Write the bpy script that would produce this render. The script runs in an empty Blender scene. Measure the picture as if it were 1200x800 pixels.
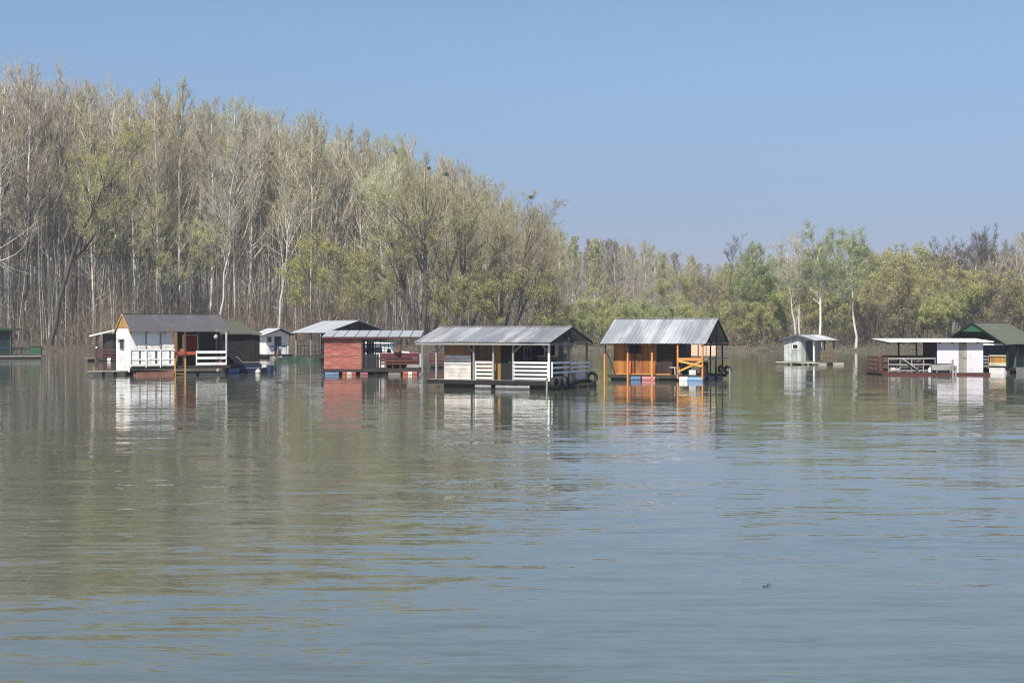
import bpy, math, random
import numpy as np
from mathutils import Vector, Matrix

random.seed(7)
SC = bpy.context.scene
COL = SC.collection
R = math.radians
F = 1667.0          # focal length in pixels of a 1200 px wide frame (50 mm lens)
HZ = 390.0          # row of the horizon
EYE = 2.7           # eye height over the water, metres


# ---------------------------------------------------------------- materials
def nt(name):
    m = bpy.data.materials.new(name)
    m.use_nodes = True
    t = m.node_tree
    return m, t, t.nodes, t.links, t.nodes['Principled BSDF']


def mat(name, col, rough=.75, metal=0., var=.22, stain=None, amount=.35, scale=1.5, bump=.25, stretch=(1, 1, 1), spec=.35, huevar=0.02):
    """paint / timber / metal: value varies per board (per mesh island), plus irregular stains and a fine bump"""
    m, t, N, L, b = nt(name)
    col = tuple(c * .74 for c in col); stain = tuple(c * .74 for c in stain) if stain else None
    geo = N.new('ShaderNodeNewGeometry')
    tc = N.new('ShaderNodeTexCoord')
    mp = N.new('ShaderNodeMapping'); mp.inputs['Scale'].default_value = stretch
    L.new(tc.outputs['Object'], mp.inputs['Vector'])
    hsv = N.new('ShaderNodeHueSaturation'); hsv.inputs['Color'].default_value = (*col, 1)
    mr = N.new('ShaderNodeMapRange'); mr.inputs['To Min'].default_value = 1 - var; mr.inputs['To Max'].default_value = 1 + var * .6
    L.new(geo.outputs['Random Per Island'], mr.inputs['Value']); L.new(mr.outputs[0], hsv.inputs['Value'])
    hr = N.new('ShaderNodeMapRange'); hr.inputs['To Min'].default_value = .5 - huevar; hr.inputs['To Max'].default_value = .5 + huevar
    ml = N.new('ShaderNodeMath'); ml.operation = 'MULTIPLY'; ml.inputs[1].default_value = 7.31
    fr = N.new('ShaderNodeMath'); fr.operation = 'FRACT'
    L.new(geo.outputs['Random Per Island'], ml.inputs[0]); L.new(ml.outputs[0], fr.inputs[0]); L.new(fr.outputs[0], hr.inputs['Value'])
    L.new(hr.outputs[0], hsv.inputs['Hue'])
    n1 = N.new('ShaderNodeTexNoise'); n1.inputs['Scale'].default_value = scale; n1.inputs['Detail'].default_value = 6; n1.inputs['Roughness'].default_value = .65
    L.new(mp.outputs[0], n1.inputs['Vector'])
    cr = N.new('ShaderNodeMapRange'); cr.inputs['From Min'].default_value = .62 - amount * .5; cr.inputs['From Max'].default_value = .78 - amount * .3
    cr.inputs['To Max'].default_value = .85
    L.new(n1.outputs['Fac'], cr.inputs['Value'])
    mx = N.new('ShaderNodeMix'); mx.data_type = 'RGBA'
    st = stain or tuple(c * .55 for c in col)
    L.new(cr.outputs[0], mx.inputs['Factor']); L.new(hsv.outputs[0], mx.inputs['A']); mx.inputs['B'].default_value = (*st, 1)
    L.new(mx.outputs['Result'], b.inputs['Base Color'])
    b.inputs['Roughness'].default_value = rough; b.inputs['Metallic'].default_value = metal
    b.inputs['Specular IOR Level'].default_value = spec
    n2 = N.new('ShaderNodeTexNoise'); n2.inputs['Scale'].default_value = 14; n2.inputs['Detail'].default_value = 5
    L.new(mp.outputs[0], n2.inputs['Vector'])
    bp = N.new('ShaderNodeBump'); bp.inputs['Strength'].default_value = bump; bp.inputs['Distance'].default_value = .03
    L.new(n2.outputs['Fac'], bp.inputs['Height']); L.new(bp.outputs[0], b.inputs['Normal'])
    return m


def bark_mat(name, light, dark, thr=.5):
    m, t, N, L, b = nt(name)
    tc = N.new('ShaderNodeTexCoord')
    mp = N.new('ShaderNodeMapping'); mp.inputs['Scale'].default_value = (2.2, 2.2, .5)
    L.new(tc.outputs['Object'], mp.inputs['Vector'])
    n = N.new('ShaderNodeTexNoise'); n.inputs['Scale'].default_value = 1.3; n.inputs['Detail'].default_value = 7; n.inputs['Roughness'].default_value = .7
    L.new(mp.outputs[0], n.inputs['Vector'])
    r = N.new('ShaderNodeMapRange'); r.inputs['From Min'].default_value = thr - .14; r.inputs['From Max'].default_value = thr + .14
    L.new(n.outputs['Fac'], r.inputs['Value'])
    mx = N.new('ShaderNodeMix'); mx.data_type = 'RGBA'
    L.new(r.outputs[0], mx.inputs['Factor']); mx.inputs['A'].default_value = (*dark, 1); mx.inputs['B'].default_value = (*light, 1)
    oi = N.new('ShaderNodeObjectInfo')
    hv = N.new('ShaderNodeHueSaturation')
    rr = N.new('ShaderNodeMapRange'); rr.inputs['To Min'].default_value = .62; rr.inputs['To Max'].default_value = 1.2
    L.new(oi.outputs['Random'], rr.inputs['Value']); L.new(rr.outputs[0], hv.inputs['Value'])
    L.new(mx.outputs['Result'], hv.inputs['Color'])
    L.new(hv.outputs[0], b.inputs['Base Color']); b.inputs['Roughness'].default_value = .9
    b.inputs['Specular IOR Level'].default_value = .15
    return m


def twig_mat(name, col, var=.45):
    m, t, N, L, b = nt(name)
    geo = N.new('ShaderNodeNewGeometry'); oi = N.new('ShaderNodeObjectInfo')
    ad = N.new('ShaderNodeMath'); ad.operation = 'ADD'
    L.new(geo.outputs['Random Per Island'], ad.inputs[0]); L.new(oi.outputs['Random'], ad.inputs[1])
    mr = N.new('ShaderNodeMapRange'); mr.inputs['From Max'].default_value = 2; mr.inputs['To Min'].default_value = 1 - var; mr.inputs['To Max'].default_value = 1 + var
    L.new(ad.outputs[0], mr.inputs['Value'])
    hv = N.new('ShaderNodeHueSaturation'); hv.inputs['Color'].default_value = (*col, 1)
    L.new(mr.outputs[0], hv.inputs['Value']); L.new(hv.outputs[0], b.inputs['Base Color'])
    b.inputs['Roughness'].default_value = .8; b.inputs['Specular IOR Level'].default_value = .2
    return m


def leaf_mat(name, col, var=.4):
    m, t, N, L, b = nt(name)
    geo = N.new('ShaderNodeNewGeometry'); oi = N.new('ShaderNodeObjectInfo')
    hv = N.new('ShaderNodeHueSaturation'); hv.inputs['Color'].default_value = (*col, 1)
    mr = N.new('ShaderNodeMapRange'); mr.inputs['To Min'].default_value = 1 - var; mr.inputs['To Max'].default_value = 1 + var
    L.new(geo.outputs['Random Per Island'], mr.inputs['Value']); L.new(mr.outputs[0], hv.inputs['Value'])
    hr = N.new('ShaderNodeMapRange'); hr.inputs['To Min'].default_value = .498; hr.inputs['To Max'].default_value = .532
    L.new(oi.outputs['Random'], hr.inputs['Value']); L.new(hr.outputs[0], hv.inputs['Hue'])
    L.new(hv.outputs[0], b.inputs['Base Color']); b.inputs['Roughness'].default_value = .6
    b.inputs['Specular IOR Level'].default_value = .25
    tr = N.new('ShaderNodeBsdfTranslucent'); L.new(hv.outputs[0], tr.inputs['Color'])
    mx = N.new('ShaderNodeMixShader'); mx.inputs[0].default_value = .4
    L.new(b.outputs[0], mx.inputs[1]); L.new(tr.outputs[0], mx.inputs[2])
    L.new(mx.outputs[0], N['Material Output'].inputs['Surface'])
    return m


# ---------------------------------------------------------------- scene objects
def tag(o, label=None, cat=None, group=None, kind=None):
    for k, v in (('label', label), ('category', cat), ('group', group), ('kind', kind)):
        if v: o[k] = v
    return o


def thing(name, label, cat, loc=(0, 0, 0), rz=0., group=None):
    o = bpy.data.objects.new(name, None); COL.objects.link(o)
    o.empty_display_size = .3
    o.location = loc; o.rotation_euler = (0, 0, rz)
    return tag(o, label, cat, group)


def link_mesh(name, me, parent=None):
    o = bpy.data.objects.new(name, me); COL.objects.link(o)
    if parent: o.parent = parent
    return o


def dup(root, loc, rz=0., sc=(1, 1, 1), label=None, group=None):
    r = root.copy(); COL.objects.link(r); r.location = loc; r.rotation_euler = (0, 0, rz); r.scale = sc
    if label: r['label'] = label
    if group: r['group'] = group
    for ch in list(root.children):
        c = ch.copy(); COL.objects.link(c); c.parent = r
        for g in list(ch.children):
            d = g.copy(); COL.objects.link(d); d.parent = c
    return r


def mesh_np(name, V, T=None, Q=None, mats=(), tm=None, qm=None, smooth=False):
    """mesh from numpy: V (n,3), triangles T, quads Q, material index arrays"""
    V = np.asarray(V, np.float32)
    T = np.zeros((0, 3), np.int32) if T is None else np.asarray(T, np.int32)
    Q = np.zeros((0, 4), np.int32) if Q is None else np.asarray(Q, np.int32)
    me = bpy.data.meshes.new(name)
    me.vertices.add(len(V)); me.vertices.foreach_set('co', V.ravel())
    nl = T.size + Q.size
    me.loops.add(nl); me.loops.foreach_set('vertex_index', np.concatenate([T.ravel(), Q.ravel()]))
    npoly = len(T) + len(Q)
    me.polygons.add(npoly)
    st = np.concatenate([np.arange(len(T)) * 3, len(T) * 3 + np.arange(len(Q)) * 4]).astype(np.int32)
    me.polygons.foreach_set('loop_start', st)
    mi = np.concatenate([np.zeros(len(T), np.int32) if tm is None else tm, np.zeros(len(Q), np.int32) if qm is None else qm]).astype(np.int32)
    for m in mats: me.materials.append(m)
    me.polygons.foreach_set('material_index', mi)
    if smooth: me.polygons.foreach_set('use_smooth', np.ones(npoly, bool))
    me.update(calc_edges=True); me.validate()
    return me


def ground_at(px, d):
    return ((px - 600.) / F * d, d)


# ---------------------------------------------------------------- world, sun, camera
SUN_EL, SUN_AZ = 52., 25.        # degrees up; degrees to the left of straight behind the camera
w = bpy.data.worlds.new('World'); SC.world = w; w.use_nodes = True
nw = w.node_tree
bg = nw.nodes['Background']; bg.inputs['Strength'].default_value = .067
sky = nw.nodes.new('ShaderNodeTexSky'); sky.sky_type = 'NISHITA'; sky.sun_disc = False
sky.sun_elevation = R(SUN_EL); sky.sun_rotation = R(180 + SUN_AZ)
sky.air_density = 1.0; sky.dust_density = .35; sky.ozone_density = 4.5; sky.altitude = 100
# spring haze takes the glare out of the sky near the horizon
stc = nw.nodes.new('ShaderNodeTexCoord'); sxyz = nw.nodes.new('ShaderNodeSeparateXYZ'); nw.links.new(stc.outputs['Generated'], sxyz.inputs[0])
smr = nw.nodes.new('ShaderNodeMapRange'); smr.interpolation_type = 'SMOOTHSTEP'; smr.inputs['From Min'].default_value = .0; smr.inputs['From Max'].default_value = .24
nw.links.new(sxyz.outputs['Z'], smr.inputs['Value'])
stn = nw.nodes.new('ShaderNodeMix'); stn.data_type = 'RGBA'; stn.inputs['A'].default_value = (.43, .40, .55, 1); stn.inputs['B'].default_value = (1.05, 1.01, .98, 1)
nw.links.new(smr.outputs[0], stn.inputs['Factor'])
smx = nw.nodes.new('ShaderNodeMix'); smx.data_type = 'RGBA'; smx.blend_type = 'MULTIPLY'; smx.inputs['Factor'].default_value = 1
nw.links.new(sky.outputs[0], smx.inputs['A']); nw.links.new(stn.outputs['Result'], smx.inputs['B']); nw.links.new(smx.outputs['Result'], bg.inputs['Color'])
sl = bpy.data.lights.new('sun', 'SUN'); sl.energy = 5.0; sl.angle = R(.53); sl.color = (1., .95, .87)
so = bpy.data.objects.new('sun', sl); COL.objects.link(so)
sd = Vector((-math.sin(R(SUN_AZ)) * math.cos(R(SUN_EL)), -math.cos(R(SUN_AZ)) * math.cos(R(SUN_EL)), math.sin(R(SUN_EL))))
so.rotation_euler = sd.to_track_quat('Z', 'Y').to_euler(); so.location = sd * 100

cam = bpy.data.cameras.new('camera'); co = bpy.data.objects.new('camera', cam); COL.objects.link(co)
co.location = (0, 0, EYE); co.rotation_euler = (R(90), 0, 0)
cam.sensor_width = 36; cam.lens = F / 1200 * 36; cam.shift_y = -10. / 1200
cam.clip_end = 20000; SC.camera = co
SC.view_settings.view_transform = 'Standard'; SC.view_settings.look = 'None'
SC.view_settings.gamma = 1; SC.view_settings.exposure = 0.85
SC.cycles.use_denoising = True; SC.cycles.denoising_input_passes = 'RGB_ALBEDO_NORMAL'; SC.cycles.denoising_prefilter = 'NONE'; SC.cycles.filter_width = 1.1
SC.cycles.max_bounces = 5; SC.cycles.diffuse_bounces = 3; SC.cycles.glossy_bounces = 3; SC.cycles.transparent_max_bounces = 8
SC.cycles.sample_clamp_indirect = 3; SC.cycles.use_adaptive_sampling = False; SC.cycles.volume_bounces = 0

# ---------------------------------------------------------------- water and ground
def shore(x):
    return 207 + 4 * np.sin(x * .045 + .5) + 2.2 * np.sin(x * .13 + 1.) + 1.0 * np.sin(x * .41) + np.where(x > 40, (x - 40) * .06, 0)


def water_material():
    m, t, N, L, b = nt('river_water')
    geo = N.new('ShaderNodeNewGeometry')
    tot = None

    def field(sx, sy, amp_x, amp_y, detail, off, modulate=None):
        nonlocal tot
        mp = N.new('ShaderNodeMapping'); mp.inputs['Scale'].default_value = (sx, sy, 1); mp.inputs['Location'].default_value = (off, off * 1.7, off * .3)
        mp.inputs['Rotation'].default_value = (0, 0, .12 * math.sin(off))
        L.new(geo.outputs['Position'], mp.inputs['Vector'])
        n = N.new('ShaderNodeTexNoise'); n.inputs['Scale'].default_value = 1; n.inputs['Detail'].default_value = detail; n.inputs['Roughness'].default_value = .5
        n.inputs['Distortion'].default_value = .3
        L.new(mp.outputs[0], n.inputs['Vector'])
        s = N.new('ShaderNodeVectorMath'); s.operation = 'SUBTRACT'; s.inputs[1].default_value = (.5, .5, .5)
        L.new(n.outputs['Color'], s.inputs[0])
        u = N.new('ShaderNodeVectorMath'); u.operation = 'MULTIPLY'; u.inputs[1].default_value = (amp_x, amp_y, 0)
        L.new(s.outputs[0], u.inputs[0]); o = u.outputs[0]
        if modulate is not None:
            q = N.new('ShaderNodeVectorMath'); q.operation = 'SCALE'
            L.new(o, q.inputs[0]); L.new(modulate, q.inputs['Scale']); o = q.outputs[0]
        if tot is None: tot = o
        else:
            a = N.new('ShaderNodeVectorMath'); a.operation = 'ADD'
            L.new(tot, a.inputs[0]); L.new(o, a.inputs[1]); tot = a.outputs[0]

    # breezy and calm patches of the surface
    mpp = N.new('ShaderNodeMapping'); mpp.inputs['Scale'].default_value = (.035, .075, 1)
    L.new(geo.outputs['Position'], mpp.inputs['Vector'])
    pn = N.new('ShaderNodeTexNoise'); pn.inputs['Scale'].default_value = 1; pn.inputs['Detail'].default_value = 3
    L.new(mpp.outputs[0], pn.inputs['Vector'])
    pr = N.new('ShaderNodeMapRange'); pr.inputs['From Min'].default_value = .36; pr.inputs['From Max'].default_value = .62
    pr.inputs['To Min'].default_value = .35; pr.inputs['To Max'].default_value = 1.25
    L.new(pn.outputs['Fac'], pr.inputs['Value'])
    # open water is livelier than the water sheltered by the wood
    sp = N.new('ShaderNodeSeparateXYZ'); L.new(geo.outputs['Position'], sp.inputs[0])
    sh = N.new('ShaderNodeMapRange'); sh.inputs['From Min'].default_value = 14; sh.inputs['From Max'].default_value = 75
    sh.inputs['To Min'].default_value = 1.2; sh.inputs['To Max'].default_value = .75
    L.new(sp.outputs['Y'], sh.inputs['Value'])
    mm = N.new('ShaderNodeMath'); mm.operation = 'MULTIPLY'; L.new(pr.outputs[0], mm.inputs[0]); L.new(sh.outputs[0], mm.inputs[1])
    field(.07, .36, WAVE[0] * .4, WAVE[0], 2, 3.1, sh.outputs[0])
    field(.26, 1.7, WAVE[1] * .5, WAVE[1], 3, 11.7, mm.outputs[0])
    sh2 = N.new('ShaderNodeMapRange'); sh2.inputs['From Min'].default_value = 14; sh2.inputs['From Max'].default_value = 60
    sh2.inputs['To Min'].default_value = 1.9; sh2.inputs['To Max'].default_value = .75
    L.new(sp.outputs['Y'], sh2.inputs['Value'])
    m2 = N.new('ShaderNodeMath'); m2.operation = 'MULTIPLY'; L.new(pr.outputs[0], m2.inputs[0]); L.new(sh2.outputs[0], m2.inputs[1])
    field(1.0, 6.0, WAVE[2] * .6, WAVE[2], 3, 23.9, m2.outputs[0])
    field(4.5, 19., .05, .07, 2, 41.3, m2.outputs[0])
    ng = N.new('ShaderNodeVectorMath'); ng.operation = 'ADD'; ng.inputs[1].default_value = (0, 0, 1)
    L.new(tot, ng.inputs[0])
    nn = N.new('ShaderNodeVectorMath'); nn.operation = 'NORMALIZE'; L.new(ng.outputs[0], nn.inputs[0])
    L.new(nn.outputs[0], b.inputs['Normal'])
    b.inputs['Base Color'].default_value = (*WATER_COL, 1)
    b.inputs['Roughness'].default_value = .03; b.inputs['IOR'].default_value = 1.9
    return m


WAVE = (.030, .095, .10)
HAZE = .0003
WATER_COL = (.068, .077, .056)
me = mesh_np('water', [(-1500, -300, 0), (1500, -300, 0), (1500, 330, 0), (-1500, 330, 0)], Q=[(0, 1, 2, 3)], mats=[water_material()])
tag(link_mesh('water', me), kind='structure')


def ground_material():
    m, t, N, L, b = nt('bank_soil')
    geo = N.new('ShaderNodeNewGeometry')
    n = N.new('ShaderNodeTexNoise'); n.inputs['Scale'].default_value = .6; n.inputs['Detail'].default_value = 9; n.inputs['Roughness'].default_value = .7
    L.new(geo.outputs['Position'], n.inputs['Vector'])
    cr = N.new('ShaderNodeValToRGB')
    e = cr.color_ramp.elements
    e[0].position = .3; e[0].color = (.035, .028, .019, 1)
    e[1].position = .7; e[1].color = (.11, .085, .06, 1)
    k = cr.color_ramp.elements.new(.52); k.color = (.065, .05, .034, 1)
    L.new(n.outputs['Fac'], cr.inputs[0]); L.new(cr.outputs[0], b.inputs['Base Color'])
    b.inputs['Roughness'].default_value = .95
    bp = N.new('ShaderNodeBump'); bp.inputs['Distance'].default_value = .15; L.new(n.outputs['Fac'], bp.inputs['Height']); L.new(bp.outputs[0], b.inputs['Normal'])
    return m


rg = np.random.default_rng(3)
xs = np.concatenate([[-1500, -1000, -700, -400], np.arange(-250, 251, 2.), [400, 700, 1000, 1500]])
ys = np.concatenate([[180, 190, 196], np.arange(199, 240, .8), [245, 260, 300, 400, 700, 1000, 1500]])
GX, GY = np.meshgrid(xs, ys)
dd = GY - shore(GX)
GZ = np.where(dd < 0, dd * .12, np.minimum(dd * .16, .35 + dd * .008))
GZ = np.clip(GZ, -2, 1.6) + np.where((dd > -2) & (dd < 40), rg.normal(0, .05, GX.shape), 0)
V = np.stack([GX, GY, GZ], -1).reshape(-1, 3)
nx, ny = len(xs), len(ys)
ii = (np.arange(ny - 1)[:, None] * nx + np.arange(nx - 1)[None, :]).ravel()
Q = np.stack([ii, ii + 1, ii + nx + 1, ii + nx], -1)
tag(link_mesh('ground', mesh_np('ground', V, Q=Q, mats=[ground_material()], smooth=True)), kind='structure')


def ground_z(x, y):
    d = y - float(shore(np.float64(x)))
    return max(-1.5, d * .12 if d < 0 else min(d * .16, .35 + d * .008, 1.6)) - .1


# ---------------------------------------------------------------- the hazy spring air
hm = bpy.data.materials.new('haze_air'); hm.use_nodes = True
hn = hm.node_tree; hn.nodes.remove(hn.nodes['Principled BSDF'])
pv = hn.nodes.new('ShaderNodeVolumePrincipled'); pv.inputs['Color'].default_value = (.80, .86, 1, 1); pv.inputs['Density'].default_value = HAZE; pv.inputs['Anisotropy'].default_value = 0.
hn.links.new(pv.outputs[0], hn.nodes['Material Output'].inputs['Volume'])
hv_ = np.array([(x, y, z) for z in (-3.2, 52) for y in (-400, 1650) for x in (-1600, 1600)], float)
tag(link_mesh('haze', mesh_np('haze', hv_, Q=[(0, 2, 3, 1), (4, 5, 7, 6), (0, 1, 5, 4), (2, 6, 7, 3), (0, 4, 6, 2), (1, 3, 7, 5)], mats=[hm])), kind='stuff')
# ---------------------------------------------------------------- trees
def tubes(P, Rr, k):
    """polylines P (K,n,3) with radii Rr (K,n) -> verts, quads (open tubes, k sides)"""
    K, n, _ = P.shape
    T = np.gradient(P, axis=1)
    T /= np.linalg.norm(T, axis=2, keepdims=True) + 1e-9
    ref = np.array([.31, .17, .05]); ref = np.where(np.abs(T[..., 2:3]) > .8, np.array([1., .2, 0]), np.array([.1, .2, 1.]))
    U = np.cross(T, ref); U /= np.linalg.norm(U, axis=2, keepdims=True) + 1e-9
    W = np.cross(T, U)
    a = np.arange(k) * 2 * math.pi / k
    V = P[:, :, None] + Rr[:, :, None, None] * (np.cos(a)[None, None, :, None] * U[:, :, None] + np.sin(a)[None, None, :, None] * W[:, :, None])
    idx = np.arange(K * n * k).reshape(K, n, k)
    A = idx[:, :-1]; B = idx[:, 1:]
    Qd = np.stack([A, np.roll(A, -1, 2), np.roll(B, -1, 2), B], -1).reshape(-1, 4)
    return V.reshape(-1, 3), Qd


def spikes(S, E, r, k=3):
    """thin tapering twigs from S to E -> verts, tris"""
    K = len(S)
    T = E - S; T /= np.linalg.norm(T, axis=1, keepdims=True) + 1e-9
    U = np.cross(T, np.array([.37, .61, .23])); U /= np.linalg.norm(U, axis=1, keepdims=True) + 1e-9
    W = np.cross(T, U)
    a = np.arange(k) * 2 * math.pi / k
    B = S[:, None] + r[:, None, None] * (np.cos(a)[None, :, None] * U[:, None] + np.sin(a)[None, :, None] * W[:, None])
    V = np.concatenate([B, E[:, None]], 1)
    i0 = np.arange(K)[:, None] * (k + 1)
    j = np.arange(k)[None, :]
    Tr = np.stack([i0 + j, i0 + (j + 1) % k, np.broadcast_to(i0 + k, (K, k))], -1).reshape(-1, 3)
    return V.reshape(-1, 3), Tr


def leaves(C, size, rng, aspect=.55):
    K = len(C)
    A = rng.normal(size=(K, 3)); A /= np.linalg.norm(A, axis=1, keepdims=True)
    B = np.cross(A, rng.normal(size=(K, 3))); B /= np.linalg.norm(B, axis=1, keepdims=True)
    s = size * rng.uniform(.6, 1.4, (K, 1))
    a = A * s * .5; b = B * s * .5 * aspect
    V = np.stack([C - a, C + b, C + a, C - b], 1).reshape(-1, 3)
    Qd = np.arange(K * 4).reshape(K, 4)
    return V, Qd


def unit(v):
    return v / (np.linalg.norm(v, axis=-1, keepdims=True) + 1e-9)


def grow(P, Rr, cnt, ur, ang, lf, npts, up, curve, wob, rng, rf=.55, lmin=.3, fade=.45):
    """cnt children on every parent polyline; returns child polylines and radii"""
    K, n, _ = P.shape
    cnt = np.full(K, cnt) if np.isscalar(cnt) else cnt
    ix = np.repeat(np.arange(K), cnt); M_ = len(ix)
    u = rng.uniform(ur[0], ur[1], M_)
    f = u * (n - 1); i = np.minimum(f.astype(int), n - 2); fr = (f - i)[:, None]
    pos = P[ix, i] * (1 - fr) + P[ix, i + 1] * fr
    rad = Rr[ix, i] * (1 - fr[:, 0]) + Rr[ix, i + 1] * fr[:, 0]
    T = unit(P[ix, i + 1] - P[ix, i])
    q = rng.normal(size=(M_, 3)); q -= (q * T).sum(1, keepdims=True) * T; q = unit(q)
    a = np.radians(rng.normal(ang[0], ang[1], M_))[:, None]
    d = unit(T * np.cos(a) + q * np.sin(a) + np.array([0, 0, up]))
    Lp = np.linalg.norm(P[:, -1] - P[:, 0], axis=1)[ix]
    Ln = np.maximum(Lp * lf * rng.uniform(.65, 1.25, M_) * (1 - fade * (u - ur[0]) / (ur[1] - ur[0] + 1e-6)), lmin)
    out = [pos]; dirn = d
    for k in range(npts - 1):
        out.append(out[-1] + dirn * (Ln / (npts - 1))[:, None])
        dirn = unit(dirn + np.array([0, 0, curve]) + rng.normal(0, wob, (M_, 3)))
    C = np.stack(out, 1)
    r0 = rad * rf
    Rc = r0[:, None] * np.linspace(1, .3, npts)[None, :]
    return C, Rc


def pack(name, parts, mats):
    """parts: list of (V, T or None, Q or None, material index)"""
    Vs, Ts, Qs, tm, qm, o = [], [], [], [], [], 0
    for V_, T_, Q_, mi in parts:
        Vs.append(V_)
        if T_ is not None: Ts.append(T_ + o); tm.append(np.full(len(T_), mi))
        if Q_ is not None: Qs.append(Q_ + o); qm.append(np.full(len(Q_), mi))
        o += len(V_)
    return mesh_np(name, np.concatenate(Vs), np.concatenate(Ts) if Ts else None, np.concatenate(Qs) if Qs else None, mats,
                   np.concatenate(tm) if tm else None, np.concatenate(qm) if qm else None)


BK_PALE = bark_mat('pale_poplar_bark', (.56, .53, .46), (.24, .205, .165), .40)
BK_GREY = bark_mat('grey_bark', (.27, .24, .20), (.12, .1, .08), .5)
BK_DARK = bark_mat('dark_bark', (.10, .085, .07), (.05, .042, .035), .5)
BK_WHITE = bark_mat('white_birch_bark', (.62, .58, .5), (.3, .26, .2), .38)
TW_GREY = twig_mat('grey_twigs', (.235, .198, .138))
TW_BROWN = twig_mat('brown_twigs', (.175, .13, .092))
TW_DARK = twig_mat('dark_twigs', (.085, .07, .056))
TW_PALE = twig_mat('pale_twigs', (.36, .34, .27))
LF_YEL = leaf_mat('yellow_green_buds', (.43, .43, .13))
LF_OLIVE = leaf_mat('olive_buds', (.35, .335, .13))
LF_GREEN = leaf_mat('fresh_green_leaves', (.25, .32, .11))
LF_LIME = leaf_mat('lime_leaves', (.36, .39, .135))
LF_RED = leaf_mat('reddish_catkins', (.25, .18, .115))
LF_TAN = leaf_mat('dry_tan_leaves', (.27, .19, .125))
LF_MIST = leaf_mat('mistletoe_leaves', (.15, .165, .055))


def poplar(seed, H, bud=None, nbud=1.2, bark=BK_PALE, tw=TW_GREY, clear=.3, spread=.17, dens=1., tr=.0046, leafsize=.13):
    rng = np.random.default_rng(seed)
    n = 10
    t = np.linspace(0, 1, n)
    sway = np.cumsum(rng.normal(0, .011 * H, (n, 2)), 0) * t[:, None] * .55
    P0 = np.concatenate([sway, (t * H)[:, None]], 1)[None]
    R0 = (tr * H * (1 - t) ** .62 + .022)[None]
    R0[0, 0] *= 1.25
    nb = int(60 * dens)
    u = clear + (.98 - clear) * rng.uniform(0, 1, nb) ** .85
    f = u * (n - 1); i = np.minimum(f.astype(int), n - 2); fr = (f - i)[:, None]
    pos = P0[0, i] * (1 - fr) + P0[0, i + 1] * fr
    az = rng.uniform(0, 2 * math.pi, nb)
    Ln = ((1 - (u - clear) / (1 - clear)) ** .6 * H * spread + 1.2) * rng.uniform(.5, 1.3, nb)
    el = np.radians(rng.normal(55, 9, nb))
    h = np.stack([np.cos(az), np.sin(az), np.zeros(nb)], 1)
    out = [pos]
    for k in range(5):
        d = h * np.cos(el)[:, None] + np.array([0, 0, 1]) * np.sin(el)[:, None] + rng.normal(0, .06, (nb, 3))
        out.append(out[-1] + d * (Ln / 5)[:, None]); el = el + np.radians(5)
    P1 = np.stack(out, 1)
    R1 = (.008 * Ln + .012)[:, None] * np.linspace(1, .35, 6)[None]
    m = 10
    uu = rng.uniform(.08, clear, m); ps = np.stack([np.interp(uu, t, P0[0, :, j]) for j in range(3)], 1)
    azd = rng.uniform(0, 6.28, m); dz = np.stack([np.cos(azd), np.sin(azd), rng.uniform(.1, .9, m)], 1) * rng.uniform(.8, 3, (m, 1))
    Pd = np.stack([ps + dz * k / 3 + np.array([0, 0, .06 * k * k]) for k in range(4)], 1); Rd = np.linspace(.035, .012, 4)[None].repeat(m, 0)
    P2, R2 = grow(P1, R1, np.maximum((Ln * 1.3 * dens).astype(int), 2), (.12, .97), (27, 8), .42, 4, .3, .12, .05, rng, .6, .7)
    R2 = np.clip(R2, .008, .03)
    P3, _ = grow(np.concatenate([P1[:, -4:], P2]), np.concatenate([R1[:, -4:], R2]), 6, (.05, 1.), (21, 8), .46, 2, .35, .0, .0, rng, .6, .7)
    P4, _ = grow(P0[:, -4:], R0[:, -4:], 34, (.1, 1.), (22, 8), .2, 2, .4, 0, 0, rng, .4, .8)
    P3 = np.concatenate([P3, P4])
    trunk = pack('trunk', [(*_tq(tubes(P0, R0, 7)), 0)], [bark])
    parts = [(*_tq(tubes(P1, R1, 3)), 0), (*_tq(tubes(P2, R2, 3)), 1), (*_tq(tubes(Pd, Rd, 3)), 0)]
    Vt, Tt = spikes(P3[:, 0], P3[:, 1], rng.uniform(.008, .015, len(P3)))
    parts.append((Vt, Tt, None, 1))
    ms = [bark, tw]
    if bud is not None:
        e = P3[rng.uniform(size=len(P3)) < min(nbud, 1)] if nbud < 1 else np.repeat(P3, int(round(nbud)), 0)
        k = rng.uniform(.35, 1.05, (len(e), 1))
        Vl, Ql = leaves(e[:, 0] * (1 - k) + e[:, 1] * k + rng.normal(0, .06, (len(e), 3)), leafsize, rng)
        parts.append((Vl, None, Ql, 2)); ms.append(bud)
    return trunk, pack('crown', parts, ms)


def _tq(vq):
    return vq[0], None, vq[1]


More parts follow.
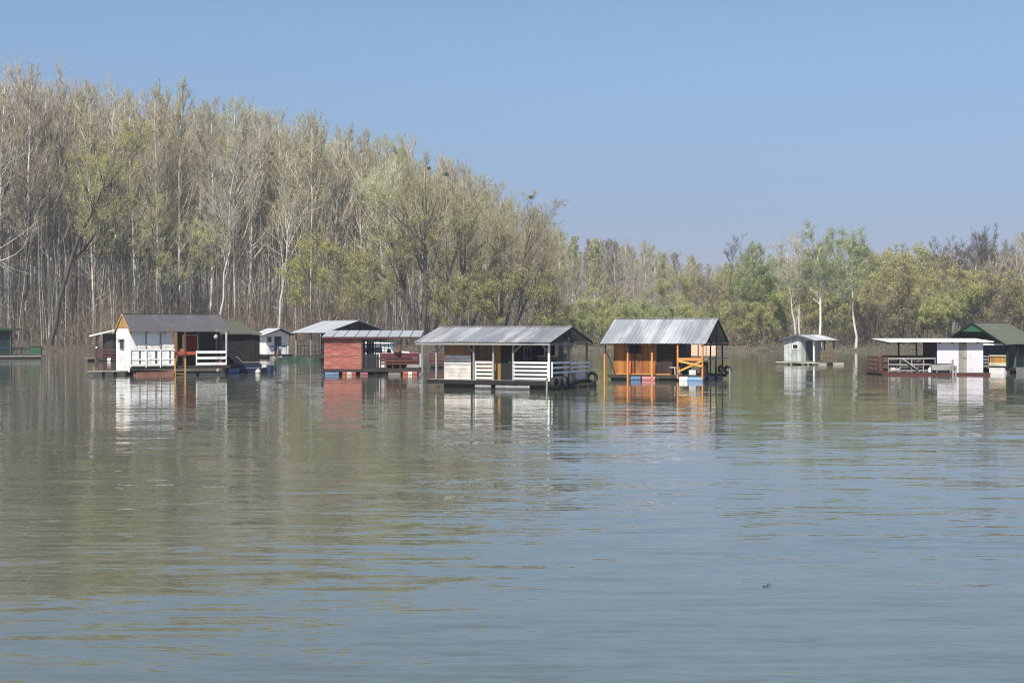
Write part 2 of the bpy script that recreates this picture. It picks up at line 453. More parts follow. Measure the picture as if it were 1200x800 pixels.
def broad(seed, stems, r0, limbs=7, l1=.6, ang=(42, 10), n2=6, n3=6, n4=5, lf=(.6, .5, .45), up=.12, curve=.08, leaf=None, nleaf=3, leafsize=.2,
          bark=BK_GREY, tw=TW_BROWN, u1=(.3, 1.), droop=0., tipr=(.012, .022), spreadleaf=.15, wob=.13):
    """spreading tree from explicit stem polylines (lists of points); crown = branches, twigs, leaves"""
    rng = np.random.default_rng(seed)
    tp, cp = [], []
    allP, allR = [], []
    for s in stems:
        s = np.array(s, float)
        n = 9
        d = np.concatenate([[0], np.cumsum(np.linalg.norm(np.diff(s, axis=0), axis=1))]); d /= d[-1]
        t = np.linspace(0, 1, n)
        P = np.stack([np.interp(t, d, s[:, j]) for j in range(3)], 1)
        Lg = np.linalg.norm(P[-1] - P[0])
        P[1:] += rng.normal(0, .008 * Lg, (n - 1, 3)) * np.array([1, 1, .3])
        allP.append(P); allR.append(.6 * r0 * (len(stems) ** -.4) * np.linspace(1, .22, n) ** .9)
    P0 = np.stack(allP); R0 = np.stack(allR); R0[:, 0] *= 1.3
    P1, R1 = grow(P0, R0, limbs, u1, ang, l1, 6, up, curve, wob, rng, .46, 1.0, .35)
    P2, R2 = grow(np.concatenate([P1, P0[:, -6:]]), np.concatenate([R1, R0[:, -6:]]), n2, (.25, 1.), (38, 12), lf[0], 5, up, curve * .7, wob, rng, .5, .7)
    P3, R3 = grow(P2, R2, n3, (.2, 1.), (36, 12), lf[1], 4, up * .8 - droop * .5, curve * .5 - droop, wob, rng, .62, .5)
    R2 = np.clip(R2, .016, .07); R3 = np.clip(R3, .010, .025)
    P4, _ = grow(P3, R3, n4, (.15, 1.), (34, 14), lf[2], 2, up * .6 - droop, 0, 0, rng, .6, .45)
    trunk = pack('trunk', [(*_tq(tubes(P0, R0, 8)), 0), (*_tq(tubes(P1, R1, 5)), 0)], [bark])
    Vt, Tt = spikes(P4[:, 0], P4[:, 1], rng.uniform(*tipr, len(P4)))
    parts = [(*_tq(tubes(P2, R2, 4)), 0), (*_tq(tubes(P3, R3, 3)), 1), (Vt, Tt, None, 1)]
    ms = [bark, tw]
    if leaf is not None:
        # leaf clumps are uneven: whole sprays stay sparse
        keep = np.repeat(rng.uniform(.15, 1., len(P3)) ** 1.2, n4)
        cnt = rng.poisson(nleaf * keep * 3.6)
        e = np.repeat(P4, cnt, 0); k = rng.uniform(.1, 1.15, (len(e), 1))
        Vl, Ql = leaves(e[:, 0] * (1 - k) + e[:, 1] * k + rng.normal(0, spreadleaf, (len(e), 3)), leafsize * .72, rng)
        parts.append((Vl, None, Ql, 2)); ms.append(leaf)
    return trunk, pack('crown', parts, ms)


def plant(name, label, meshes, loc, rz=0., group=None, sc=(1, 1, 1), cat='tree'):
    o = thing(name, label, cat, loc, rz, group); o.scale = sc
    link_mesh('trunk', meshes[0], o); link_mesh('crown', meshes[1], o)
    return o


def put(px, d):
    x, y = ground_at(px, d)
    return (x, y, ground_z(x, y))


# ---- the poplar plantation on the left
rng = np.random.default_rng(11)
POP = [('bare', poplar(100 + i, 30, None, dens=1.25 + .1 * (i % 3))) for i in range(5)]
POP += [('brown', poplar(120 + i, 30, LF_RED, .8, tw=TW_BROWN, dens=1.2)) for i in range(3)]
POP += [('budding', poplar(140 + i, 30, LF_YEL if i % 2 else LF_OLIVE, 2.0, tw=TW_GREY, dens=1.15)) for i in range(4)]
LABP = {'bare': 'tall bare poplar with pale straight trunk and grey twigs, in the dense left plantation',
        'brown': 'tall straight poplar with brownish red catkins in its crown, in the dense left plantation',
        'budding': 'tall straight poplar with olive green buds in its crown, in the dense left plantation'}
GRPP = {'bare': 'bare grey poplars of the left plantation', 'brown': 'brown tinged poplars of the left plantation', 'budding': 'budding poplars of the left plantation'}
TOP = np.array([(-80, 70), (0, 84), (60, 88), (130, 104), (200, 112), (260, 126), (320, 134), (380, 150), (430, 156), (480, 170), (540, 196), (590, 222), (640, 250), (680, 275)], float)
first = {}
def place_poplar(px, d, kind_i, hmul, group=None, label=None):
    kind, ms = POP[kind_i]
    key = kind_i
    top = np.interp(px, TOP[:, 0], TOP[:, 1])
    dref = 214 + max(0., px) * .075
    H = (HZ - top) / F * dref * hmul
    loc = put(px, d)
    s = H / 30.
    sc = (s * rng.uniform(.85, 1.1), s * rng.uniform(.85, 1.1), s)
    if key not in first:
        first[key] = plant('poplar_tree', LABP[kind], ms, loc, rng.uniform(0, 6.28), GRPP[kind], sc)
    else:
        dup(first[key], loc, rng.uniform(0, 6.28), sc)

n_pop = 0
for row in range(10):
    d = 214 + row * 5.6
    step = 3.95 / d * F
    for px in np.arange(-70 + rng.uniform(0, step), 655, step):
        pj = px + rng.normal(0, step * .22); dj = d + max(0., pj) * .075 + rng.normal(0, 1.4)
        g = np.clip((pj + 120) / 560, .3, .95)
        ki = rng.choice(12, p=np.array([(.8 - .55 * g) / 5] * 5 + [.1 / 3] * 3 + [(.1 + .55 * g) / 4] * 4) / 1.0)
        place_poplar(pj, dj, ki, rng.uniform(1.05, 1.095) if row else rng.uniform(.98, 1.09))
        n_pop += 1
print('poplars', n_pop)
# ---- a dense stand behind the front rows, and the brush under the trees
def merged_stand(name, meshes, spots, rng):
    """many far plants of one kind joined into ONE object (stuff)"""
    Vs, Ts, Qs, tm, qm, o = [], [], [], [], [], 0
    mats, slot = [], {}
    cache = {}
    for me in {id(m): m for p in meshes for m in p}.values():
        v = np.empty(len(me.vertices) * 3, np.float32); me.vertices.foreach_get('co', v)
        lt = np.empty(len(me.polygons), np.int32); me.polygons.foreach_get('loop_total', lt)
        ls = np.empty(len(me.polygons), np.int32); me.polygons.foreach_get('loop_start', ls)
        mi = np.empty(len(me.polygons), np.int32); me.polygons.foreach_get('material_index', mi)
        lv = np.empty(len(me.loops), np.int32); me.loops.foreach_get('vertex_index', lv)
        for m in me.materials:
            if m.name not in slot: slot[m.name] = len(mats); mats.append(m)
        mp = np.array([slot[m.name] for m in me.materials])
        t = lt == 3; q = lt == 4
        cache[id(me)] = (v.reshape(-1, 3), lv[ls[t][:, None] + np.arange(3)], lv[ls[q][:, None] + np.arange(4)], mp[mi[t]], mp[mi[q]])
    for (x, y, z, s) in spots:
        p = meshes[rng.integers(len(meshes))]
        a = rng.uniform(0, 6.28); c, sn = math.cos(a), math.sin(a)
        for me in p:
            v, t, q, a1, a2 = cache[id(me)]
            Vs.append(np.stack([(v[:, 0] * c - v[:, 1] * sn) * s + x, (v[:, 0] * sn + v[:, 1] * c) * s + y, v[:, 2] * s + z], 1))
            Ts.append(t + o); Qs.append(q + o); tm.append(a1); qm.append(a2); o += len(v)
    me = mesh_np(name, np.concatenate(Vs), np.concatenate(Ts), np.concatenate(Qs), mats, np.concatenate(tm), np.concatenate(qm))
    return tag(link_mesh(name, me), kind='stuff')


light_pop = [poplar(160 + i, 30, None, dens=.6, tr=.0048) for i in range(2)] + [poplar(164, 30, LF_OLIVE, 1.2, dens=.6, tr=.0048)]
spots = []
for row in range(11):
    d = 272 + row * 8
    for px in np.arange(-80, 660, 4.4 / d * F):
        pj = px + rng.normal(0, 6)
        top = np.interp(pj, TOP[:, 0], TOP[:, 1])
        H = (HZ - top) / F * (214 + max(0., pj) * .075) * rng.uniform(1.0, 1.08)
        x, y = ground_at(pj, d + max(0, pj) * .075 + rng.normal(0, 2)); spots.append((x, y, .8, H / 30))
for row in range(6):      # the wood goes on beyond the left edge of the view
    for px in np.arange(-330, -80, 26):
        pj = px + rng.normal(0, 6); x, y = ground_at(pj, 216 + row * 9 + rng.normal(0, 2)); spots.append((x, y, .5, rng.uniform(1.3, 1.42)))
merged_stand('poplar_wood', light_pop, spots, rng)


def thin_stems(name, n, pxr, dr, hr, mats, seed, tilt=.06, rad=(.03, .09)):
    """a thicket of slim bare saplings and suckers"""
    r = np.random.default_rng(seed)
    px = r.uniform(*pxr, n); d = r.uniform(*dr, n) + np.maximum(px, 0) * .03
    x = (px - 600) / F * d
    dd = d - shore(x)
    z = np.clip(np.where(dd < 0, dd * .12, np.minimum(dd * .16, .35 + dd * .008)), -1, 1.6) - .1
    hgt = r.uniform(*hr, n) * r.uniform(.5, 1, n)
    n_ = 5
    base = np.stack([x, d, z], 1)
    dirn = unit(np.concatenate([r.normal(0, tilt, (n, 2)), np.ones((n, 1))], 1))
    out = [base]
    for k in range(n_ - 1):
        out.append(out[-1] + dirn * (hgt / (n_ - 1))[:, None]); dirn = unit(dirn + r.normal(0, .05, (n, 3)))
    P = np.stack(out, 1); rr = r.uniform(*rad, n)[:, None] * np.linspace(1, .3, n_)[None]
    P2, R2 = grow(P, rr, 7, (.25, 1.), (38, 12), .3, 3, .2, .06, .12, r, .5, .4)
    P3, _ = grow(P2, R2, 4, (.1, 1.), (36, 12), .5, 2, .2, 0, 0, r, .6, .3)
    Vt, Tt = spikes(P3[:, 0], P3[:, 1], r.uniform(.008, .016, len(P3)))
    me = pack(name, [(*_tq(tubes(P, rr, 4)), 0), (*_tq(tubes(P2, np.maximum(R2, .008), 3)), 1), (Vt, Tt, None, 1)], mats)
    return tag(link_mesh(name, me), kind='stuff')


thin_stems('saplings', 1300, (-80, 660), (211, 300), (8, 24), [BK_GREY, TW_GREY], 21, .075, (.03, .07))
thin_stems('pale_saplings', 210, (-80, 560), (210, 226), (14, 27), [BK_PALE, TW_GREY], 24, .06, (.04, .10))
thin_stems('dark_saplings', 600, (-80, 660), (213, 300), (6, 18), [BK_DARK, TW_BROWN], 22, .07, (.03, .10))
thin_stems('far_bank_saplings', 420, (660, 1260), (226, 268), (6, 13), [BK_GREY, TW_GREY], 23, .07, (.025, .06))


def brush(name, n, pxr, dr, hr, mats, seed, leafn=0, leafsize=.2, px_gap=None):
    """low bare brush: fans of thin shoots"""
    r = np.random.default_rng(seed)
    px = r.uniform(*pxr, n)
    d = r.uniform(*dr, n) + np.maximum(px, 0) * .01
    x = (px - 600) / F * d
    d = np.maximum(d, shore(x) + r.uniform(.1, 2.5, n)) if 'reeds' not in name else shore(x) + r.uniform(-.6, 4.5, n) ** 1.0
    x = (px - 600) / F * d
    dd = d - shore(x)
    z = np.minimum(dd * .16, .35 + dd * .008) - .15
    hgt = r.uniform(*hr, n) * (.55 + .9 * np.clip(np.sin(px * .05 + 1.3 * np.sin(px * .021)) * .5 + .5, 0, 1) * r.uniform(.4, 1, n))
    ns = 9
    B = np.repeat(np.stack([x, d, z], 1), ns, 0) + r.normal(0, .35, (n * ns, 3)) * np.array([1, 1, 0])
    hh = np.repeat(hgt, ns) * r.uniform(.5, 1.1, n * ns)
    dirn = unit(np.concatenate([r.normal(0, .36, (n * ns, 2)), np.ones((n * ns, 1))], 1))
    out = [B]
    for k in range(3):
        out.append(out[-1] + dirn * (hh / 3)[:, None]); dirn = unit(dirn + r.normal(0, .12, (n * ns, 3)))
    P = np.stack(out, 1); rr = r.uniform(.012, .03, n * ns)[:, None] * np.linspace(1, .35, 4)[None]
    P3, _ = grow(P, rr, 6, (.2, 1.), (34, 14), .34, 2, .1, 0, 0, r, .6, .25)
    Vt, Tt = spikes(P3[:, 0], P3[:, 1], r.uniform(.008, .016, len(P3)))
    parts = [(*_tq(tubes(P, rr, 3)), 0), (Vt, Tt, None, 0)]
    if leafn:
        pick = P3[r.uniform(size=len(P3)) < leafn]
        k = r.uniform(.2, 1.1, (len(pick), 1))
        Vl, Ql = leaves(pick[:, 0] * (1 - k) + pick[:, 1] * k + r.normal(0, .1, (len(pick), 3)), leafsize, r)
        parts.append((Vl, None, Ql, 1))
    return tag(link_mesh(name, pack(name, parts, mats)), kind='stuff')


brush('undergrowth', 700, (-80, 450), (209, 262), (4.0, 11), [TW_BROWN, LF_TAN], 31, .18, .2)
brush('grey_undergrowth', 380, (-80, 660), (212, 250), (3.0, 9), [TW_GREY, LF_TAN], 33, .06, .18)
brush('dark_undergrowth', 330, (300, 660), (210, 250), (2.5, 7), [TW_DARK, LF_OLIVE], 32, .35, .2)
brush('far_bank_undergrowth', 520, (660, 1260), (206, 262), (2.0, 7), [TW_BROWN, LF_OLIVE], 34, .3, .18)
brush('far_bank_scrub', 420, (660, 1260), (206, 246), (1.5, 5), [TW_DARK, LF_OLIVE], 35, .5, .22)

brush('deep_undergrowth', 420, (-80, 680), (280, 350), (11, 17), [TW_BROWN, LF_OLIVE], 36, .1, .3)
brush('deep_scrub', 420, (640, 1260), (264, 292), (6, 10), [TW_BROWN, LF_OLIVE], 37, .5, .25)
brush('bank_reeds', 1300, (-80, 660), (207, 212), (.3, 1.7), [TW_DARK, LF_TAN], 38, .2, .13)
brush('far_bank_reeds', 900, (640, 1260), (212, 232), (.2, 1.2), [TW_DARK, LF_OLIVE], 39, .25, .13)

# ---- individual trees along the bank.  stems are polylines in metres, x to the right, z up
def T(h, lean=(0, 0), bend=0., base=(0, 0)):
    return [(base[0] + lean[0] * h * (k / 4.) ** (1 + bend), base[1] + lean[1] * h * (k / 4.), h * k / 4.) for k in range(5)]


plant('willow_tree', 'dark trunked willow leaning right over the water beside the green houseboat, yellow green crown',
      broad(1, [[(0, 0, 0), (2.3, 0, 9), (3.9, 0, 15.4), (7.3, 0, 21.8), (10.8, 0, 27)]], .62, 16, .38, (42, 11), 7, 6, 6, leaf=LF_YEL, nleaf=3.2, leafsize=.17, bark=BK_DARK, tw=TW_GREY, u1=(.4, 1.), up=.3),
      put(57, 211), group=None)
plant('willow_tree', 'upright dark trunked tree just right of the green houseboat roof, its bare crown spreading',
      broad(2, [T(24, (.05, 0))], .55, 12, .32, (34, 10), 6, 6, 5, leaf=None, bark=BK_DARK, tw=TW_GREY, u1=(.4, 1.), up=.25), put(27, 214))
plant('poplar_tree', 'old pale limbed poplar at the left edge with long bare branches reaching right',
      broad(3, [T(27, (.04, -.1))], .42, 14, .42, (58, 9), 6, 5, 5, leaf=None, bark=BK_PALE, tw=TW_PALE, u1=(.45, 1.), up=.12), put(-28, 210))
plant('willow_tree', 'forked dark tree with long pale branches just behind the white houseboat',
      broad(4, [T(20, (.12, 0)), T(22, (-.16, 0), base=(-.5, 0)), T(17, (.5, -.05), -.15, base=(.6, 0))], .5, 9, .45, (44, 10), 7, 6, 5, leaf=LF_YEL, nleaf=2.4, leafsize=.18,
            bark=BK_DARK, tw=TW_PALE, u1=(.35, 1.), up=.16), put(163, 214))
plant('poplar_tree', 'leaning pale poplar with long ascending branches above the dark mossy roofed houseboat',
      broad(5, [T(30, (.1, 0))], .34, 18, .27, (36, 8), 7, 6, 5, leaf=None, bark=BK_PALE, tw=TW_PALE, u1=(.3, 1.), up=.25), put(255, 212))
plant('poplar_tree', 'pale straight poplar behind the small white hut, its limbs swept up to the right',
      broad(6, [T(28, (.12, 0))], .34, 18, .25, (34, 8), 7, 6, 5, leaf=LF_OLIVE, nleaf=.8, leafsize=.15, bark=BK_PALE, tw=TW_GREY, u1=(.35, 1.), up=.3), put(322, 214))
plant('willow_tree', 'bushy yellow green willow above the dark open shed',
      broad(7, [T(13, (.1, 0)), T(14, (-.15, 0)), T(12, (.35, 0)), T(11, (-.4, 0))], .3, 8, .45, (36, 10), 6, 6, 4, leaf=LF_YEL, nleaf=2.6, leafsize=.2, bark=BK_GREY, tw=TW_BROWN, up=.2),
      put(382, 213))
plant('willow_tree', 'low olive willow between the dark open shed and the red houseboat roof',
      broad(8, [T(10, (.1, 0)), T(11, (-.2, 0)), T(9, (.4, 0))], .26, 8, .5, (38, 10), 6, 6, 4, leaf=LF_OLIVE, nleaf=2.2, leafsize=.2, bark=BK_GREY, tw=TW_BROWN, up=.15), put(428, 212))
plant('poplar_tree', 'double stemmed pale poplar just left of the big old dark trunked tree',
      broad(9, [T(25, (-.14, 0), .1), T(26, (-.03, 0))], .36, 15, .26, (34, 8), 7, 6, 5, leaf=LF_YEL, nleaf=2., leafsize=.16, bark=BK_PALE, tw=TW_PALE, u1=(.35, 1.), up=.28), put(462, 217))
plant('willow_tree', 'big old tree with thick dark trunk and wide olive crown behind the red houseboat',
      broad(10, [T(23, (.02, 0)), T(17, (.3, 0), base=(.4, 0)), T(16, (-.28, 0), base=(-.5, 0))], 1.0, 14, .46, (42, 11), 7, 6, 5, leaf=LF_YEL, nleaf=1.2, leafsize=.19, bark=BK_DARK, tw=TW_GREY,
            u1=(.35, 1.), up=.14), put(497, 214))
plant('willow_tree', 'spreading olive tree rising over the left half of the tin roofed houseboat',
      broad(11, [T(20.5, (.02, 0)), T(17, (.3, .1), base=(.5, 0))], .8, 14, .46, (40, 11), 7, 6, 5, leaf=LF_YEL, nleaf=1.1, leafsize=.19, bark=BK_DARK, tw=TW_GREY, u1=(.3, 1.), up=.18), put(542, 216))
plant('willow_tree', 'open crowned bare tree leaning right, outermost of the tall wood',
      broad(12, [T(17.5, (.27, 0), .05), T(13, (.5, .05), base=(.6, 0)), T(15, (.02, 0))], .75, 14, .42, (36, 11), 7, 6, 5, leaf=LF_OLIVE, nleaf=.7, leafsize=.17, bark=BK_DARK, tw=TW_GREY, u1=(.35, 1.), up=.2), put(585, 213))
plant('willow_tree', 'low spreading willow bending over the water above the tin roofed white railed houseboat',
      broad(13, [T(9, (.55, 0), -.2), T(10, (.15, 0)), T(8, (-.35, 0)), T(6.5, (1.0, 0), -.3)], .6, 9, .5, (44, 12), 6, 6, 5, leaf=LF_YEL, nleaf=1.8, leafsize=.16, bark=BK_DARK, tw=TW_DARK, up=.12), put(600, 211))
plant('willow_tree', 'rounded dark stemmed willow left of the low one bending over the water',
      broad(14, [T(8, (.3, 0)), T(9, (-.2, 0)), T(7, (-.55, 0), -.2)], .4, 8, .5, (44, 12), 6, 6, 5, leaf=LF_OLIVE, nleaf=2.6, leafsize=.2, bark=BK_DARK, tw=TW_DARK, up=.12), put(552, 210))

# nests of mistletoe in the crowns
def mistletoe(px, py, d, r, seed):
    q = np.random.default_rng(seed)
    N_ = int(1400 * r)
    v = unit(q.normal(size=(N_, 3))) * (r * q.uniform(.1, 1.25, (N_, 1)) ** .6) * np.array([1.15, 1, .8])
    Vt, Tt = spikes(np.zeros((160, 3)), unit(q.normal(size=(160, 3))) * r * .9, np.full(160, .012))
    Vl, Ql = leaves(v, .12, q, .4)
    o = link_mesh('mistletoe', pack('mistletoe', [(Vt, Tt, None, 0), (Vl, None, Ql, 1)], [TW_DARK, LF_MIST]))
    x, y = ground_at(px, d); o.location = (x, y, EYE + (HZ - py) / F * d)
    return o


for k, (px, py, d, r, lab) in enumerate([(319, 180, 216, .3, 'upper dark round mistletoe clump high in the pale poplars above the small white hut'),
                                        (316, 190, 216, .24, 'small dark mistletoe ball just under another one above the small white hut'),
                                        (272, 173, 214, .28, 'dark mistletoe ball in the poplar crown above the mossy roofed houseboat'),
                                        (523, 204, 212, .45, 'large olive mistletoe ball high in the big old dark trunked tree'),
                                        (503, 197, 213, .3, 'smaller mistletoe ball left of the large one in the big old tree'),
                                        (622, 231, 213, .32, 'mistletoe ball at the outer right end of the tall wood'),
                                        (486, 262, 211, .4, 'olive mistletoe clump low on the left side of the big old tree')]):
    tag(mistletoe(px, py, d, r, 50 + k), lab, 'mistletoe', 'mistletoe balls in the tree crowns')

# ---- the far plantation in the middle
farpop = [POP[0][1], POP[5][1], POP[6][1], POP[8][1], POP[9][1], POP[10][1], poplar(181, 30, LF_YEL, 4., leafsize=.26), poplar(182, 30, LF_RED, 3., tw=TW_BROWN, leafsize=.22), poplar(183, 30, LF_OLIVE, 4., leafsize=.24)]
FT = np.array([(620, 266), (660, 277), (700, 282), (760, 288), (800, 299), (830, 306), (880, 314), (940, 312)], float)
fst = {}
for row in range(3):
    d = 470 + row * 14
    for px in np.arange(628, 900, 4.4 / d * F * (1 + .05 * row)):
        pj = px + rng.normal(0, 5)
        ki = rng.choice(9, p=[.06, .06, .06, .08, .08, .08, .22, .18, .18]); H = (HZ - np.interp(pj, FT[:, 0], FT[:, 1])) / F * 470 * rng.uniform(.97, 1.07)
        loc = put(pj, d); s = H / 30; red = ki in (1, 2, 7)
        lab = ('distant poplar with reddish brown crown in the far row behind the orange houseboat' if red else
               'bare grey distant poplar in the far row behind the orange houseboat' if ki == 0 else 'distant poplar in yellow green bud in the far row behind the orange houseboat')
        grp = 'far reddish poplars' if red else 'far bare poplars' if ki == 0 else 'far budding poplars'
        sc = (s * 1.2, s * 1.2, s)
        if ki in fst: dup(fst[ki], loc, rng.uniform(0, 6.28), sc)
        else: fst[ki] = plant('poplar_tree', lab, farpop[ki], loc, rng.uniform(0, 6.28), grp, sc)
spots = []
for row in range(6):
    d = 535 + row * 15
    for px in np.arange(600, 1240, 6.5 / d * F):
        pj = px + rng.normal(0, 6); H = (HZ - np.interp(pj, FT[:, 0], FT[:, 1])) / F * 490 * rng.uniform(.97, 1.05)
        x, y = ground_at(pj, d); spots.append((x, y, 1.5, H / 30))
merged_stand('distant_wood', light_pop + [farpop[6], farpop[8]], spots, rng)

# ---- bushes and trees on the bank in the middle and on the right
BUSH = [broad(200 + i, [T(7.5, (.12, .05)), T(8, (-.15, 0)), T(7, (.4, -.1)), T(6.5, (-.42, .1)), T(6, (.05, -.4))], .2, 7, .5, (36, 11), 6, 6, 4, leaf=l, nleaf=nl, leafsize=.2, bark=BK_GREY, tw=tw, up=.12, u1=(.02, 1.))
        for i, (l, nl, tw) in enumerate([(LF_LIME, 3.2, TW_GREY), (LF_GREEN, 2.4, TW_GREY), (LF_YEL, 2.6, TW_GREY), (LF_YEL, 1.5, TW_BROWN), (LF_OLIVE, .7, TW_BROWN)])]
BL = ['low willow bush in bright lime leaf on the far bank', 'low bush in fresh green leaf on the far bank', 'low yellow green willow bush on the far bank',
      'low olive tinged bush on the far bank', 'bare reddish brown bush on the far bank']
BG = ['lime bushes on the far bank', 'green bushes on the far bank', 'yellow green bushes on the far bank', 'olive bushes on the far bank', 'bare brown bushes on the far bank']
bf = {}
# px, distance, kind, size
for px, d, k, s in [(655, 226, 2, 1.0), (668, 232, 0, 1.05), (690, 224, 0, .75), (705, 240, 2, 1.3), (722, 228, 0, .85), (738, 236, 3, 1.2), (752, 226, 0, 1.05), (770, 232, 1, 1.1), (783, 226, 0, .9),
                    (800, 236, 2, 1.25), (812, 228, 3, .9), (828, 234, 1, 1.1), (842, 240, 2, 1.2), (868, 228, 3, .9), (880, 236, 1, 1.5), (893, 227, 3, .85), (905, 238, 2, 1.3), (914, 236, 1, .6),
                    (944, 250, 3, 1.3), (975, 250, 0, 1.0), (984, 252, 1, 1.4), (1014, 248, 3, 1.2), (1024, 232, 4, 1.2), (1040, 242, 2, 1.5), (1058, 234, 4, 1.4), (1075, 244, 2, 1.6), (1085, 234, 4, 1.2),
                    (1100, 232, 2, 1.1), (1112, 240, 4, 1.6), (1132, 238, 2, 1.2), (1150, 236, 4, 1.3), (1166, 240, 3, 1.5), (1184, 235, 4, 1.5), (1202, 238, 2, 1.3), (1225, 236, 3, 1.4), (720, 250, 4, 1.6), (850, 250, 4, 1.7)]:
    s *= .62 if px < 860 else .85
    d -= 8
    if k in bf: dup(bf[k], put(px, d), rng.uniform(0, 6.28), (s * rng.uniform(.9, 1.2), s, s * rng.uniform(.9, 1.15)))
    else: bf[k] = plant('willow_bush', BL[k], BUSH[k], put(px, d), 0, BG[k], (s, s, s), 'bush')

plant('dead_tree', 'slim half dead tree with dark stem standing alone right of the orange houseboat', broad(301, [T(15, (.01, 0)), T(9, (-.45, 0), base=(0, 0))], .2, 9, .3, (42, 12), 4, 4, 3, leaf=None, bark=BK_DARK, tw=TW_DARK, u1=(.3, 1.), up=.2),
      put(857, 216))
plant('willow_tree', 'dense mid green willow right of the slim half dead tree', broad(302, [T(14, (.03, 0)), T(12, (-.14, 0)), T(11, (.25, 0))], .3, 8, .42, (36, 10), 6, 6, 4, leaf=LF_GREEN, nleaf=2.2, leafsize=.2, bark=BK_GREY, tw=TW_BROWN, up=.25), put(884, 240))
plant('poplar_tree', 'white barked poplar with pale bare crown leaning left behind the small grey hut', broad(303, [T(15.6, (-.14, 0)), T(14, (.05, 0))], .36, 9, .35, (36, 10), 6, 5, 4, leaf=LF_OLIVE, nleaf=.6, leafsize=.16, bark=BK_WHITE, tw=TW_PALE, u1=(.4, 1.), up=.22),
      put(935, 217))
plant('poplar_tree', 'tall white stemmed poplar with fresh green crown right behind the small grey hut', broad(304, [T(15.2, (-.02, 0))], .34, 22, .34, (46, 12), 8, 6, 5, leaf=LF_GREEN, nleaf=1.6, leafsize=.2, bark=BK_WHITE, tw=TW_GREY, u1=(.42, 1.), up=.2),
      put(962, 216))
plant('poplar_tree', 'white stemmed poplar with rounded green crown between small grey hut and white roofed raft', broad(305, [T(14.5, (-.06, 0))], .34, 20, .32, (48, 12), 8, 6, 5, leaf=LF_GREEN, nleaf=1.5, leafsize=.2, bark=BK_WHITE, tw=TW_GREY, u1=(.45, 1.), up=.2),
      put(1003, 215))
# the wood behind on the right
RW = [('olive', broad(320, [T(15, (.03, 0)), T(13, (-.12, 0)), T(12, (.2, 0))], .3, 8, .4, (36, 10), 6, 6, 4, leaf=LF_OLIVE, nleaf=2.0, leafsize=.2, bark=BK_GREY, tw=TW_GREY, up=.25)),
      ('yellow', broad(321, [T(15, (.03, 0)), T(14, (.1, 0))], .28, 9, .4, (36, 10), 6, 6, 4, leaf=LF_YEL, nleaf=2.2, leafsize=.2, bark=BK_GREY, tw=TW_BROWN, up=.25)),
      ('dark', broad(322, [T(15, (.02, 0)), T(13, (.16, 0)), T(13, (-.18, 0))], .34, 9, .42, (38, 10), 7, 7, 5, leaf=None, bark=BK_DARK, tw=TW_DARK, up=.2, u1=(.35, 1.))),
      ('pale', broad(323, [T(15, (.04, 0))], .26, 14, .3, (38, 10), 6, 5, 4, leaf=None, bark=BK_PALE, tw=TW_GREY, up=.3, u1=(.25, 1.))),
      ('green', broad(324, [T(14, (.03, 0)), T(13, (-.1, 0))], .28, 9, .4, (36, 10), 6, 6, 4, leaf=LF_LIME, nleaf=1.8, leafsize=.2, bark=BK_GREY, tw=TW_GREY, up=.25))]
RL = ['tall olive tinged tree in the wood along the right bank', 'tall yellow green tree in the wood along the right bank', 'bare dark crowned tree rising above the wood at the right',
      'slim pale barked bare tree in the wood along the right bank', 'tall light green tree in the wood along the right bank']
RG = ['olive trees of the right bank wood', 'yellow green trees of the right bank wood', 'bare dark trees of the right bank wood', 'pale bare trees of the right bank wood', 'light green trees of the right bank wood']
rf_ = {}
for px, d, k, s in [(800, 262, 1, .8), (822, 258, 0, .85), (838, 266, 3, .85), (850, 260, 1, .85), (868, 264, 0, .95), (896, 262, 4, 1.0), (908, 250, 3, .95), (920, 262, 0, 1.05), (932, 256, 3, 1.05), (944, 262, 1, 1.0), (955, 258, 3, 1.05),
                    (972, 262, 0, 1.05), (984, 256, 3, 1.0), (1018, 258, 0, 1.1), (1030, 266, 4, 1.05), (1040, 258, 0, 1.1), (1052, 264, 1, 1.1), (1064, 258, 0, 1.1), (1078, 262, 1, 1.1), (1088, 256, 0, 1.0),
                    (1100, 262, 2, 1.05), (1116, 256, 2, 1.25), (1108, 246, 3, .95), (1136, 262, 2, 1.1), (1152, 256, 2, 1.3), (1146, 246, 3, 1.0), (1164, 260, 2, 1.15), (1170, 246, 3, 1.05), (1180, 262, 2, 1.2), (1188, 248, 3, 1.2),
                    (1198, 250, 3, 1.15), (1208, 262, 0, 1.2), (1216, 250, 3, 1.2), (1232, 258, 1, 1.2), (1094, 272, 0, 1.), (1124, 274, 0, 1.0), (1010, 272, 1, 1.05), (780, 270, 1, .8), (760, 268, 4, .7)]:
    s2 = s * .88
    if k in rf_: dup(rf_[k], put(px, d), rng.uniform(0, 6.28), (s2, s2, s2 * rng.uniform(.95, 1.05)))
    else: rf_[k] = plant('bank_tree', RL[k], RW[k][1], put(px, d), 0, RG[k], (s2, s2, s2))

spots = [(*ground_at(px + rng.normal(0, 5), d + rng.normal(0, 3)), .5, rng.uniform(.8, 1.0)) for d in (228, 242, 256) for px in range(1262, 1440, 24)]
merged_stand('right_bank_wood', [RW[0][1], RW[1][1], RW[3][1]], spots, rng)
